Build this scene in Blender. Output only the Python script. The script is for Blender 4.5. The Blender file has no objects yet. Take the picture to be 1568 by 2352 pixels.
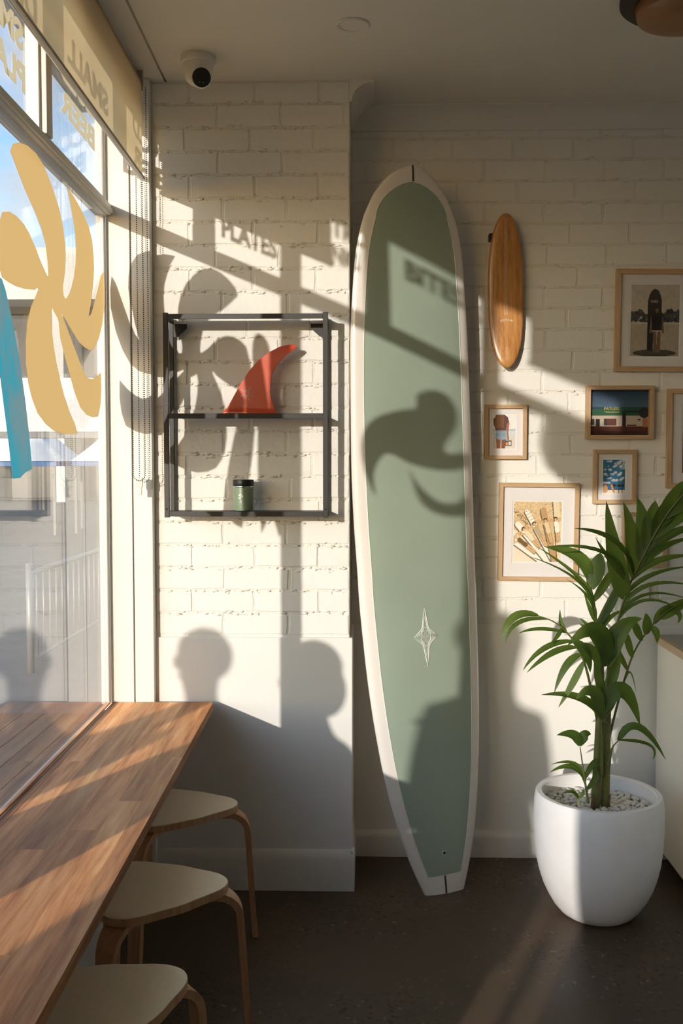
import bpy, bmesh, math, random
import numpy as np
from mathutils import Vector, Matrix
from mathutils.geometry import tessellate_polygon

# ------------------------------------------------------------------ scene, camera, light
scene = bpy.context.scene
COL = scene.collection
random.seed(7)
rng = np.random.default_rng(11)

cam_data = bpy.data.cameras.new('camera')
cam_data.sensor_fit = 'VERTICAL'
cam_data.sensor_height = 36.0
cam_data.lens = 35.0
cam_data.clip_start = 0.05
cam_data.clip_end = 300
cam = bpy.data.objects.new('camera', cam_data)
COL.objects.link(cam)
PITCH, YAW = math.atan(119 / 2287.0), math.radians(1.5)
cam.location = (0, 0, 1.58)
cam.rotation_euler = (math.pi / 2 - PITCH, 0, YAW)
scene.camera = cam

scene.view_settings.view_transform = 'Standard'
scene.view_settings.look = 'None'
scene.view_settings.gamma = 1.0
scene.view_settings.use_curve_mapping = False
scene.view_settings.exposure = 0.42
scene.cycles.use_denoising = True
scene.cycles.max_bounces = 10
scene.cycles.diffuse_bounces = 6
scene.cycles.transparent_max_bounces = 16
scene.cycles.sample_clamp_indirect = 8.0

# low afternoon sun coming in through the left-hand window
SUN_DIR = Vector((0.42, 1.0, -0.185)).normalized()
sun_data = bpy.data.lights.new('sun_offscreen', 'SUN')
sun_data.energy = 3.0
sun_data.angle = 0.0095
sun_data.color = (1.0, 0.93, 0.83)
sun = bpy.data.objects.new('sun_offscreen', sun_data)
COL.objects.link(sun)
sun.location = (-8, -16, 6)
sun.rotation_euler = SUN_DIR.to_track_quat('-Z', 'Y').to_euler()

world = bpy.data.worlds.new('sky')
scene.world = world
world.use_nodes = True
wn, wl = world.node_tree.nodes, world.node_tree.links
wn.clear()
w_out = wn.new('ShaderNodeOutputWorld')
w_bg = wn.new('ShaderNodeBackground')
w_co = wn.new('ShaderNodeTexCoord')
w_sky = wn.new('ShaderNodeTexSky')
w_sky.sky_type = 'NISHITA'
w_sky.sun_disc = False
w_sky.sun_elevation = math.radians(9.7)
w_sky.sun_rotation = math.atan2(-0.42, -1.0)      # azimuth of the sun, clockwise from +Y
w_sky.altitude = 0
w_sky.air_density = 1.0
w_sky.dust_density = 0.7
w_sky.ozone_density = 2.5
w_gain = wn.new('ShaderNodeVectorMath')
w_gain.operation = 'SCALE'
w_gain.inputs['Scale'].default_value = 0.42
w_noise = wn.new('ShaderNodeTexNoise')
w_noise.inputs['Scale'].default_value = 3.2
w_noise.inputs['Detail'].default_value = 6.0
w_noise.inputs['Roughness'].default_value = 0.55
w_map = wn.new('ShaderNodeMapping')
w_map.inputs['Scale'].default_value = (1, 1, 2.6)
w_map.inputs['Location'].default_value = (1.35, 0.6, 0.12)
w_cl = wn.new('ShaderNodeMapRange')
w_cl.inputs['From Min'].default_value = 0.42
w_cl.inputs['From Max'].default_value = 0.68
w_mix = wn.new('ShaderNodeMix')
w_mix.data_type = 'RGBA'
w_mix.inputs[7].default_value = (0.95, 0.93, 0.92, 1)
w_sat = wn.new('ShaderNodeHueSaturation')
w_sat.inputs['Saturation'].default_value = 1.15
wl.new(w_sky.outputs[0], w_sat.inputs['Color'])
wl.new(w_sat.outputs[0], w_gain.inputs[0])
wl.new(w_co.outputs['Generated'], w_map.inputs[0])
wl.new(w_map.outputs[0], w_noise.inputs['Vector'])
wl.new(w_noise.outputs['Fac'], w_cl.inputs[0])
wl.new(w_cl.outputs[0], w_mix.inputs[0])
wl.new(w_gain.outputs[0], w_mix.inputs[6])
wl.new(w_mix.outputs[2], w_bg.inputs[0])
w_bg.inputs[1].default_value = 1.0
wl.new(w_bg.outputs[0], w_out.inputs[0])

# ------------------------------------------------------------------ materials
MATS = {}


def new_mat(name):
    m = bpy.data.materials.new(name)
    m.use_nodes = True
    MATS[name] = m
    return m, m.node_tree.nodes, m.node_tree.links, m.node_tree.nodes['Principled BSDF']


def coords(N, L, scale=(1, 1, 1), kind='Object'):
    t = N.new('ShaderNodeTexCoord')
    mp = N.new('ShaderNodeMapping')
    mp.inputs['Scale'].default_value = scale
    L.new(t.outputs[kind], mp.inputs[0])
    return mp.outputs[0]


def noise_node(N, L, vec, scale, detail=4, rough=0.55, dist=0.0):
    n = N.new('ShaderNodeTexNoise')
    n.inputs['Scale'].default_value = scale
    n.inputs['Detail'].default_value = detail
    n.inputs['Roughness'].default_value = rough
    n.inputs['Distortion'].default_value = dist
    L.new(vec, n.inputs['Vector'])
    return n.outputs['Fac']


def ramp_node(N, L, fac, stops):
    r = N.new('ShaderNodeValToRGB')
    e = r.color_ramp.elements
    while len(e) < len(stops):
        e.new(0.5)
    for i, (p, c) in enumerate(stops):
        e[i].position = p
        e[i].color = (*c, 1)
    L.new(fac, r.inputs[0])
    return r.outputs[0]


def bump_node(N, L, height, strength, dist=0.002):
    b = N.new('ShaderNodeBump')
    b.inputs['Strength'].default_value = strength
    b.inputs['Distance'].default_value = dist
    L.new(height, b.inputs['Height'])
    return b.outputs[0]


def plain(name, col, rough=0.5, metal=0.0, spec=0.5, coat=0.0, vary=0.0, scale=20, bump=0.0, bump_scale=60, bump_dist=0.002, coat_rough=0.05):
    m, N, L, P = new_mat(name)
    P.inputs['Base Color'].default_value = (*col, 1)
    P.inputs['Roughness'].default_value = rough
    P.inputs['Metallic'].default_value = metal
    P.inputs['Specular IOR Level'].default_value = spec
    P.inputs['Coat Weight'].default_value = coat
    P.inputs['Coat Roughness'].default_value = coat_rough
    v = coords(N, L)
    if vary:
        f = noise_node(N, L, v, scale, 5)
        lo = tuple(max(0, c * (1 - vary)) for c in col)
        hi = tuple(min(1, c * (1 + vary)) for c in col)
        L.new(ramp_node(N, L, f, [(0.3, lo), (0.7, hi)]), P.inputs['Base Color'])
    if bump:
        L.new(bump_node(N, L, noise_node(N, L, v, bump_scale, 4), bump, bump_dist), P.inputs['Normal'])
    return m


def wood(name, dark, mid, light, axis='y', scale=6.0, stretch=14.0, rough=0.4, coat=0.0, hue=0.0, fig=0.6):
    m, N, L, P = new_mat(name)
    s = {'x': (1 / stretch, 1, 1), 'y': (1, 1 / stretch, 1), 'z': (1, 1, 1 / stretch)}[axis]
    t = N.new('ShaderNodeTexCoord')
    oi = N.new('ShaderNodeObjectInfo')
    off = N.new('ShaderNodeVectorMath')
    off.operation = 'MULTIPLY_ADD'
    comb = N.new('ShaderNodeCombineXYZ')
    for i in range(3):
        L.new(oi.outputs['Random'], comb.inputs[i])
    L.new(comb.outputs[0], off.inputs[0])
    off.inputs[1].default_value = (13.0, 7.0, 11.0)
    L.new(t.outputs['Object'], off.inputs[2])
    mp = N.new('ShaderNodeMapping')
    mp.inputs['Scale'].default_value = s
    L.new(off.outputs[0], mp.inputs[0])
    f1 = noise_node(N, L, mp.outputs[0], scale * 4, 6, 0.6, fig)
    f2 = noise_node(N, L, mp.outputs[0], scale * 22, 4, 0.6)
    mx = N.new('ShaderNodeMath')
    mx.operation = 'MULTIPLY_ADD'
    L.new(f2, mx.inputs[0])
    mx.inputs[1].default_value = 0.42
    mad = N.new('ShaderNodeMath')
    mad.operation = 'MULTIPLY'
    mad.inputs[1].default_value = 0.62
    L.new(f1, mad.inputs[0])
    L.new(mad.outputs[0], mx.inputs[2])
    c = ramp_node(N, L, mx.outputs[0], [(0.36, dark), (0.52, mid), (0.70, light)])
    if hue:
        hs = N.new('ShaderNodeHueSaturation')
        mr = N.new('ShaderNodeMapRange')
        mr.inputs['To Min'].default_value = 1 - hue
        mr.inputs['To Max'].default_value = 1 + hue
        L.new(oi.outputs['Random'], mr.inputs[0])
        L.new(mr.outputs[0], hs.inputs['Value'])
        L.new(c, hs.inputs['Color'])
        c = hs.outputs[0]
    L.new(c, P.inputs['Base Color'])
    P.inputs['Roughness'].default_value = rough
    P.inputs['Coat Weight'].default_value = coat
    P.inputs['Coat Roughness'].default_value = 0.2
    L.new(bump_node(N, L, f2, 0.15, 0.001), P.inputs['Normal'])
    return m


def film(name, front, trans, mix=0.5, mottle=None):
    """thin sheet that lets light through: blind cloth, window film, leaves"""
    m = bpy.data.materials.new(name)
    m.use_nodes = True
    MATS[name] = m
    N, L = m.node_tree.nodes, m.node_tree.links
    N.clear()
    o = N.new('ShaderNodeOutputMaterial')
    d = N.new('ShaderNodeBsdfDiffuse')
    t = N.new('ShaderNodeBsdfTranslucent')
    d.inputs[0].default_value = (*front, 1)
    t.inputs[0].default_value = (*trans, 1)
    mx = N.new('ShaderNodeMixShader')
    mx.inputs[0].default_value = mix
    L.new(d.outputs[0], mx.inputs[1])
    L.new(t.outputs[0], mx.inputs[2])
    L.new(mx.outputs[0], o.inputs[0])
    if mottle:
        v = coords(N, L, (1, 1, 0.7))
        f = noise_node(N, L, v, 9, 8, 0.7)
        L.new(ramp_node(N, L, f, [(0.42, front), (0.6, mottle)]), d.inputs[0])
        L.new(ramp_node(N, L, f, [(0.42, trans), (0.6, mottle)]), t.inputs[0])
    return m


def leaf(name, dark, light, trans):
    m, N, L, P = new_mat(name)
    oi = N.new('ShaderNodeObjectInfo')
    v = coords(N, L, (1, 1, 1))
    f = noise_node(N, L, v, 30, 4)
    ad = N.new('ShaderNodeMath')
    ad.operation = 'MULTIPLY_ADD'
    ad.inputs[1].default_value = 0.5
    L.new(oi.outputs['Random'], ad.inputs[0])
    ad2 = N.new('ShaderNodeMath')
    ad2.operation = 'MULTIPLY'
    ad2.inputs[1].default_value = 0.5
    L.new(f, ad2.inputs[0])
    L.new(ad2.outputs[0], ad.inputs[2])
    c = ramp_node(N, L, ad.outputs[0], [(0.15, dark), (0.85, light)])
    L.new(c, P.inputs['Base Color'])
    uv = N.new('ShaderNodeUVMap')
    wv = N.new('ShaderNodeTexWave')
    wv.wave_type = 'BANDS'
    wv.bands_direction = 'X'
    wv.inputs['Scale'].default_value = 3.2
    wv.inputs['Distortion'].default_value = 0.6
    L.new(uv.outputs[0], wv.inputs['Vector'])
    vm = N.new('ShaderNodeMix')
    vm.data_type = 'RGBA'
    vm.blend_type = 'MULTIPLY'
    vm.inputs[0].default_value = 1.0
    vr = ramp_node(N, L, wv.outputs['Fac'], [(0.0, (0.72, 0.75, 0.70)), (0.6, (1.0, 1.0, 1.0))])
    L.new(c, vm.inputs[6])
    L.new(vr, vm.inputs[7])
    L.new(vm.outputs[2], P.inputs['Base Color'])
    L.new(bump_node(N, L, wv.outputs['Fac'], 0.35, 0.0015), P.inputs['Normal'])
    P.inputs['Roughness'].default_value = 0.38
    P.inputs['Specular IOR Level'].default_value = 0.35
    t = N.new('ShaderNodeBsdfTranslucent')
    t.inputs[0].default_value = (*trans, 1)
    mx = N.new('ShaderNodeMixShader')
    mx.inputs[0].default_value = 0.3
    out = N['Material Output']
    L.new(P.outputs[0], mx.inputs[1])
    L.new(t.outputs[0], mx.inputs[2])
    L.new(mx.outputs[0], out.inputs[0])
    return m


def glass(name, tint=(1, 1, 1), base=0.035, gain=1.45):
    """clear pane: see-through straight on, mirror-like at a grazing angle (Schlick)"""
    m = bpy.data.materials.new(name)
    m.use_nodes = True
    MATS[name] = m
    N, L = m.node_tree.nodes, m.node_tree.links
    N.clear()
    o = N.new('ShaderNodeOutputMaterial')
    tr = N.new('ShaderNodeBsdfTransparent')
    tr.inputs[0].default_value = (*tint, 1)
    g = N.new('ShaderNodeBsdfGlossy')
    g.inputs['Roughness'].default_value = 0.0
    lw = N.new('ShaderNodeLayerWeight')
    lw.inputs[0].default_value = 0.5
    pw = N.new('ShaderNodeMath')
    pw.operation = 'POWER'
    pw.inputs[1].default_value = 5.0
    ma = N.new('ShaderNodeMath')
    ma.operation = 'MULTIPLY_ADD'
    ma.inputs[1].default_value = gain
    ma.inputs[2].default_value = base
    mx = N.new('ShaderNodeMixShader')
    L.new(lw.outputs['Facing'], pw.inputs[0])
    L.new(pw.outputs[0], ma.inputs[0])
    L.new(ma.outputs[0], mx.inputs[0])
    L.new(tr.outputs[0], mx.inputs[1])
    L.new(g.outputs[0], mx.inputs[2])
    L.new(mx.outputs[0], o.inputs[0])
    return m


def painted_wall(name, col, lump=0.5, fine=0.3, lump_scale=22, rough=0.75):
    m, N, L, P = new_mat(name)
    g = N.new('ShaderNodeNewGeometry')
    big = noise_node(N, L, g.outputs['Position'], lump_scale, 3, 0.5)
    sm = noise_node(N, L, g.outputs['Position'], 130, 5, 0.65)
    st = noise_node(N, L, g.outputs['Position'], 3.0, 4, 0.6)
    c = ramp_node(N, L, st, [(0.3, tuple(x * 0.96 for x in col)), (0.7, col)])
    L.new(c, P.inputs['Base Color'])
    P.inputs['Roughness'].default_value = rough
    P.inputs['Specular IOR Level'].default_value = 0.3
    b1 = N.new('ShaderNodeBump')
    b1.inputs['Strength'].default_value = lump
    b1.inputs['Distance'].default_value = 0.006
    L.new(big, b1.inputs['Height'])
    b2 = N.new('ShaderNodeBump')
    b2.inputs['Strength'].default_value = fine
    b2.inputs['Distance'].default_value = 0.0015
    L.new(sm, b2.inputs['Height'])
    L.new(b1.outputs[0], b2.inputs['Normal'])
    L.new(b2.outputs[0], P.inputs['Normal'])
    return m


WALLC = (0.86, 0.835, 0.785)
painted_wall('brick_paint', WALLC, 0.30, 0.45, 38)
painted_wall('mortar_paint', (0.82, 0.79, 0.72), 0.8, 0.7, 70)
painted_wall('plaster', (0.86, 0.83, 0.78), 0.12, 0.08, 5)
painted_wall('ceiling_paint', (0.84, 0.80, 0.73), 0.05, 0.05, 5)
painted_wall('joinery_white', (0.86, 0.83, 0.77), 0.05, 0.06, 4, 0.45)
painted_wall('skirting_white', (0.80, 0.76, 0.70), 0.2, 0.08, 8, 0.5)

painted_wall('tan_render', (0.62, 0.56, 0.48), 0.2, 0.1, 6)

# polished concrete floor
m, N, L, P = new_mat('concrete_floor')
gp = N.new('ShaderNodeNewGeometry')
big = noise_node(N, L, gp.outputs['Position'], 2.2, 6, 0.6)
base = ramp_node(N, L, big, [(0.3, (0.055, 0.033, 0.018)), (0.7, (0.120, 0.078, 0.046))])
vo = N.new('ShaderNodeTexVoronoi')
vo.inputs['Scale'].default_value = 95
L.new(gp.outputs['Position'], vo.inputs['Vector'])
vsep = N.new('ShaderNodeSeparateColor')
L.new(vo.outputs['Color'], vsep.inputs[0])
agg_mask = N.new('ShaderNodeMapRange')
agg_mask.inputs['From Min'].default_value = 0.80
agg_mask.inputs['From Max'].default_value = 0.86
L.new(vsep.outputs[0], agg_mask.inputs[0])
patch = noise_node(N, L, gp.outputs['Position'], 1.4, 3)
pm = N.new('ShaderNodeMapRange')
pm.inputs['From Min'].default_value = 0.42
pm.inputs['From Max'].default_value = 0.62
L.new(patch, pm.inputs[0])
mul = N.new('ShaderNodeMath')
mul.operation = 'MULTIPLY'
L.new(agg_mask.outputs[0], mul.inputs[0])
L.new(pm.outputs[0], mul.inputs[1])
agg = ramp_node(N, L, vsep.outputs[1], [(0.2, (0.018, 0.014, 0.010)), (0.75, (0.05, 0.036, 0.024)), (0.985, (0.22, 0.17, 0.12))])
mixc = N.new('ShaderNodeMix')
mixc.data_type = 'RGBA'
L.new(mul.outputs[0], mixc.inputs[0])
L.new(base, mixc.inputs[6])
L.new(agg, mixc.inputs[7])
L.new(mixc.outputs[2], P.inputs['Base Color'])
rr = ramp_node(N, L, big, [(0.3, (0.42, 0.42, 0.42)), (0.7, (0.6, 0.6, 0.6))])
L.new(rr, P.inputs['Roughness'])
L.new(bump_node(N, L, noise_node(N, L, gp.outputs['Position'], 160, 4), 0.15, 0.001), P.inputs['Normal'])

wood('bench_timber', (0.36, 0.125, 0.038), (0.70, 0.31, 0.115), (0.92, 0.54, 0.25), 'y', 3.2, 16, 0.5, 0.0, 0.24, 1.6)
MATS['bench_timber'].node_tree.nodes['Principled BSDF'].inputs['Specular IOR Level'].default_value = 0.28
MATS['bench_timber'].node_tree.nodes['Principled BSDF'].inputs['Diffuse Roughness'].default_value = 1.0
MATS['concrete_floor'].node_tree.nodes['Principled BSDF'].inputs['Diffuse Roughness'].default_value = 1.0
wood('birch_ply', (0.42, 0.22, 0.10), (0.55, 0.31, 0.16), (0.66, 0.40, 0.22), 'z', 5, 12, 0.45)
wood('oak_frame', (0.42, 0.26, 0.13), (0.55, 0.36, 0.20), (0.66, 0.46, 0.28), 'z', 8, 14, 0.5)
wood('oak_frame_across', (0.42, 0.26, 0.13), (0.55, 0.36, 0.20), (0.66, 0.46, 0.28), 'x', 8, 14, 0.5)
wood('counter_oak', (0.44, 0.30, 0.16), (0.58, 0.41, 0.24), (0.68, 0.50, 0.32), 'y', 6, 14, 0.5)
wood('deck_timber', (0.06, 0.04, 0.03), (0.10, 0.07, 0.05), (0.15, 0.11, 0.08), 'y', 6, 14, 0.7, 0, 0.25)
wood('plaque_timber', (0.30, 0.115, 0.03), (0.54, 0.25, 0.075), (0.70, 0.36, 0.13), 'z', 22, 20, 0.32, 0.3, 0, 0.2)
plain('ply_edge', (0.36, 0.20, 0.10), 0.6, vary=0.3, scale=90)
plain('seat_laminate', (0.86, 0.79, 0.63), 0.42, vary=0.03, scale=60)
plain('black_steel', (0.022, 0.020, 0.018), 0.45, 0.2, bump=0.3, bump_scale=500, bump_dist=0.0004)
plain('matte_black', (0.012, 0.012, 0.013), 0.5)
plain('kick_black', (0.02, 0.018, 0.016), 0.6)
plain('aluminium', (0.50, 0.47, 0.43), 0.35, 0.9)
plain('chain_metal', (0.13, 0.10, 0.075), 0.35, 0.5)
plain('clear_plastic', (0.75, 0.72, 0.66), 0.25)
plain('white_plastic', (0.78, 0.75, 0.70), 0.4)
plain('board_white', (0.84, 0.79, 0.73), 0.26, coat=0.35, coat_rough=0.12)
plain('board_green', (0.335, 0.405, 0.325), 0.42, vary=0.05, scale=2.5)
plain('pinline_white', (0.80, 0.80, 0.74), 0.4)
plain('stringer_dark', (0.03, 0.017, 0.012), 0.4)
plain('fin_red', (0.62, 0.085, 0.035), 0.3, coat=0.3, bump=0.15, bump_scale=260)
plain('ink_white', (0.80, 0.76, 0.68), 0.6)
plain('mug_green', (0.20, 0.26, 0.165), 0.4)
plain('steel_bright', (0.65, 0.63, 0.6), 0.2, 1.0)
plain('etch_tan', (0.80, 0.60, 0.40), 0.6)
plain('mat_card', (0.80, 0.76, 0.75), 0.8)
plain('card_white', (0.84, 0.82, 0.80), 0.8)
plain('pot_white', (0.87, 0.85, 0.84), 0.6, vary=0.03, scale=14, bump=0.12, bump_scale=40)
plain('pebble_white', (0.74, 0.70, 0.63), 0.55, vary=0.25, scale=30)
plain('soil', (0.05, 0.036, 0.026), 0.9)
plain('cane_green', (0.15, 0.16, 0.045), 0.45, vary=0.35, scale=22)
plain('cane_husk', (0.16, 0.10, 0.05), 0.8)
plain('counter_white', (0.86, 0.80, 0.68), 0.45)
plain('counter_top_grey', (0.40, 0.38, 0.35), 0.35)
plain('lamp_amber', (0.30, 0.12, 0.03), 0.35, coat=0.3)
plain('lamp_dark', (0.035, 0.028, 0.02), 0.6)
plain('skin', (0.55, 0.34, 0.24), 0.55)
plain('hair_dark', (0.04, 0.025, 0.018), 0.6)
plain('cloth_navy', (0.05, 0.06, 0.10), 0.8)
plain('cloth_grey', (0.30, 0.30, 0.30), 0.8)
plain('cloth_white', (0.70, 0.68, 0.64), 0.8)
plain('render_white', (0.78, 0.76, 0.72), 0.8)
plain('render_shade_grey', (0.16, 0.155, 0.15), 0.8)
plain('fascia_white', (0.80, 0.79, 0.77), 0.7)
plain('shop_dark', (0.05, 0.055, 0.06), 0.3)
plain('canvas_white', (0.80, 0.80, 0.80), 0.8)
plain('canvas_shade_blue', (0.10, 0.20, 0.42), 0.7)
plain('post_grey', (0.20, 0.20, 0.20), 0.5)
plain('rail_steel', (0.30, 0.30, 0.30), 0.45, 0.4)
plain('paving', (0.15, 0.145, 0.135), 0.8, vary=0.2, scale=3)
film('blind_cloth', (0.46, 0.39, 0.31), (1.0, 0.88, 0.68), 0.74)
film('decal_yellow', (0.70, 0.57, 0.37), (1.0, 0.80, 0.50), 0.80)
film('decal_blue', (0.26, 0.50, 0.54), (0.26, 0.68, 0.76), 0.80, mottle=(0.50, 0.62, 0.64))
film('lettering_cream', (0.80, 0.74, 0.62), (1.0, 0.92, 0.74), 0.7)
leaf('leaf_green', (0.032, 0.068, 0.010), (0.15, 0.215, 0.045), (0.22, 0.36, 0.04))
glass('window_glass')
glass('picture_glass', base=0.02, gain=0.6)
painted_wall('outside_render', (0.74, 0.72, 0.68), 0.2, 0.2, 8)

# ------------------------------------------------------------------ helpers


class MB:
    """collects shapes and links them as one mesh object"""

    def __init__(self):
        self.bm = bmesh.new()

    def box(self, x0, x1, y0, y1, z0, z1, bev=0.0, seg=2):
        vs = [self.bm.verts.new((x, y, z)) for x in (x0, x1) for y in (y0, y1) for z in (z0, z1)]
        f = [(0, 1, 3, 2), (4, 6, 7, 5), (0, 4, 5, 1), (2, 3, 7, 6), (0, 2, 6, 4), (1, 5, 7, 3)]
        fs = [self.bm.faces.new([vs[i] for i in q]) for q in f]
        if bev:
            es = list({e for q in fs for e in q.edges})
            bmesh.ops.bevel(self.bm, geom=es, offset=bev, segments=seg, profile=0.5, affect='EDGES')
        return self

    def loft(self, rings, cap=True, closed=True):
        vr = [[self.bm.verts.new(p) for p in r] for r in rings]
        n = len(vr[0])
        for a, b in zip(vr[:-1], vr[1:]):
            for i in range(n if closed else n - 1):
                j = (i + 1) % n
                self.bm.faces.new((a[i], a[j], b[j], b[i]))
        if cap and closed:
            self.bm.faces.new(list(reversed(vr[0])))
            self.bm.faces.new(vr[-1])
        return self

    def lathe(self, prof, n=48, center=(0, 0), cap=True):
        rings = [[(center[0] + r * math.cos(2 * math.pi * i / n), center[1] + r * math.sin(2 * math.pi * i / n), z) for i in range(n)] for r, z in prof]
        return self.loft(rings, cap)

    def tube(self, pts, r, n=8, cap=True):
        pts = [Vector(p) for p in pts]
        rings = []
        up = Vector((0.13, 0.37, 0.91))
        for i, p in enumerate(pts):
            t = (pts[min(i + 1, len(pts) - 1)] - pts[max(i - 1, 0)]).normalized()
            a = t.cross(up)
            if a.length < 1e-3:
                a = t.cross(Vector((1, 0, 0)))
            a.normalize()
            b = t.cross(a)
            rr = r[i] if isinstance(r, (list, tuple)) else r
            rings.append([p + a * rr * math.cos(2 * math.pi * k / n) + b * rr * math.sin(2 * math.pi * k / n) for k in range(n)])
        return self.loft(rings, cap)

    def prism(self, poly, axis, d0, d1, bev=0.0):
        """poly: 2-D outline; axis: normal axis; extruded from d0 to d1"""
        def to3(p, d):
            return {'x': (d, p[0], p[1]), 'y': (p[0], d, p[1]), 'z': (p[0], p[1], d)}[axis]
        a = [self.bm.verts.new(to3(p, d0)) for p in poly]
        b = [self.bm.verts.new(to3(p, d1)) for p in poly]
        n = len(poly)
        f1 = self.bm.faces.new(a)
        f2 = self.bm.faces.new(list(reversed(b)))
        for i in range(n):
            j = (i + 1) % n
            self.bm.faces.new((a[j], a[i], b[i], b[j]))
        if bev:
            es = list(set(f1.edges) | set(f2.edges))
            bmesh.ops.bevel(self.bm, geom=es, offset=bev, segments=2, profile=0.5, affect='EDGES')
        return self

    def sphere(self, c, r, u=16, v=10, scale=(1, 1, 1)):
        g = bmesh.ops.create_uvsphere(self.bm, u_segments=u, v_segments=v, radius=r)
        for q in g['verts']:
            q.co = Vector((q.co.x * scale[0] + c[0], q.co.y * scale[1] + c[1], q.co.z * scale[2] + c[2]))
        return self

    def mesh(self, name, mat, smooth=False, auto=None):
        bmesh.ops.recalc_face_normals(self.bm, faces=self.bm.faces)
        me = bpy.data.meshes.new(name)
        self.bm.to_mesh(me)
        self.bm.free()
        if mat:
            me.materials.append(MATS[mat])
        if smooth:
            me.polygons.foreach_set('use_smooth', [True] * len(me.polygons))
            if auto:
                me.set_sharp_from_angle(angle=math.radians(auto))
        return me

    def build(self, name, mat, parent=None, smooth=False, auto=None):
        return link(name, self.mesh(name, mat, smooth, auto), parent)


def link(name, data, parent=None):
    o = bpy.data.objects.new(name, data)
    COL.objects.link(o)
    if parent:
        o.parent = parent
    return o


def tag(o, label=None, cat=None, group=None, kind=None):
    if label:
        o['label'] = label
    if cat:
        o['category'] = cat
    if group:
        o['group'] = group
    if kind:
        o['kind'] = kind
    return o


def empty(name, loc=(0, 0, 0), rz=0.0):
    o = bpy.data.objects.new(name, None)
    o.empty_display_size = 0.05
    o.location = loc
    o.rotation_euler = (0, 0, rz)
    COL.objects.link(o)
    return o


def struct(o):
    o['kind'] = 'structure'
    return o


ALPHA = math.atan(0.0205)          # the window wall is not quite square to the back wall


def glob(u, v, z=0.0):
    c, s = math.cos(ALPHA), math.sin(ALPHA)
    return (u * c - v * s, u * s + v * c, z)


def left_frame(o):
    """mesh coordinates (u, v, z) of the window wall"""
    o.rotation_euler = (0, 0, ALPHA)
    return o


def text_mesh(txt, size, bold=0.0, depth=0.0004, align='CENTER', spacing=1.0, resolution=4):
    cu = bpy.data.curves.new('lettering', 'FONT')
    cu.body = txt
    cu.size = size
    cu.offset = bold
    cu.extrude = depth
    cu.align_x = align
    cu.align_y = 'CENTER'
    cu.space_character = spacing
    cu.resolution_u = resolution
    o = bpy.data.objects.new('lettering', cu)
    COL.objects.link(o)
    dg = bpy.context.evaluated_depsgraph_get()
    me = bpy.data.meshes.new_from_object(o.evaluated_get(dg))
    COL.objects.unlink(o)
    bpy.data.objects.remove(o)
    me.materials.clear()
    return me


def catmull(pts, n):
    pts = [Vector(p) for p in pts]
    P = [pts[0] * 2 - pts[1]] + pts + [pts[-1] * 2 - pts[-2]]
    out = []
    segs = len(pts) - 1
    for k in range(n + 1):
        t = k / n * segs
        i = min(int(t), segs - 1)
        f = t - i
        a, b, c, d = P[i], P[i + 1], P[i + 2], P[i + 3]
        out.append(0.5 * ((2 * b) + (c - a) * f + (2 * a - 5 * b + 4 * c - d) * f * f + (3 * b - a - 3 * c + d) * f ** 3))
    return out

# ------------------------------------------------------------------ measured outlines (metres)
PALM_CROWN = [[2.567, 2.364], [2.589, 2.389], [2.639, 2.408], [2.707, 2.421], [2.777, 2.423], [2.85, 2.41], [2.918, 2.378], [2.988, 2.333], [3.033, 2.284], [3.056, 2.235], [3.058, 2.191], [3.046, 2.145], [3.024, 2.103], [3.028, 2.076], [3.051, 2.069], [3.082, 2.085], [3.114, 2.112], [3.147, 2.152], [3.17, 2.202], [3.177, 2.249], [3.169, 2.293], [3.146, 2.333], [3.117, 2.376], [3.079, 2.412], [3.16, 2.404], [3.255, 2.382], [3.333, 2.354], [3.378, 2.316], [3.395, 2.264], [3.398, 2.222], [3.383, 2.171], [3.356, 2.111], [3.318, 2.054], [3.354, 2.069], [3.392, 2.105], [3.444, 2.163], [3.497, 2.222], [3.53, 2.241], [3.542, 2.193], [3.54, 2.128], [3.502, 2.052], [3.448, 1.995], [3.384, 1.956], [3.324, 1.945], [3.255, 1.948], [3.19, 1.958], [3.01, 2.019], [3.001, 2.02], [3.086, 1.968], [3.146, 1.93], [3.208, 1.89], [3.251, 1.865], [3.296, 1.851], [3.355, 1.852], [3.416, 1.864], [3.475, 1.884], [3.477, 1.821], [3.462, 1.769], [3.429, 1.73], [3.36, 1.724], [3.278, 1.729], [3.201, 1.749], [3.139, 1.792], [3.09, 1.839], [3.033, 1.895], [2.987, 1.945], [2.971, 1.997], [2.926, 2.014], [2.912, 2.023], [2.898, 1.997], [2.905, 1.951], [2.921, 1.91], [2.946, 1.865], [2.981, 1.819], [3.017, 1.778], [3.074, 1.731], [3.134, 1.694], [3.164, 1.663], [3.011, 1.659], [2.917, 1.665], [2.83, 1.683], [2.757, 1.711], [2.711, 1.748], [2.682, 1.786], [2.666, 1.838], [2.669, 1.896], [2.682, 1.947], [2.716, 1.995], [2.782, 2.051], [2.774, 2.057], [2.75, 2.046], [2.672, 2.035], [2.598, 2.029], [2.543, 2.029], [2.49, 2.033], [2.468, 2.06], [2.462, 2.11], [2.475, 2.16], [2.5, 2.195], [2.552, 2.209], [2.608, 2.211], [2.665, 2.204], [2.71, 2.19], [2.764, 2.162], [2.811, 2.132], [2.869, 2.104], [2.878, 2.109], [2.874, 2.144], [2.856, 2.192], [2.816, 2.229], [2.761, 2.261], [2.685, 2.295], [2.628, 2.327]]
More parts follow.
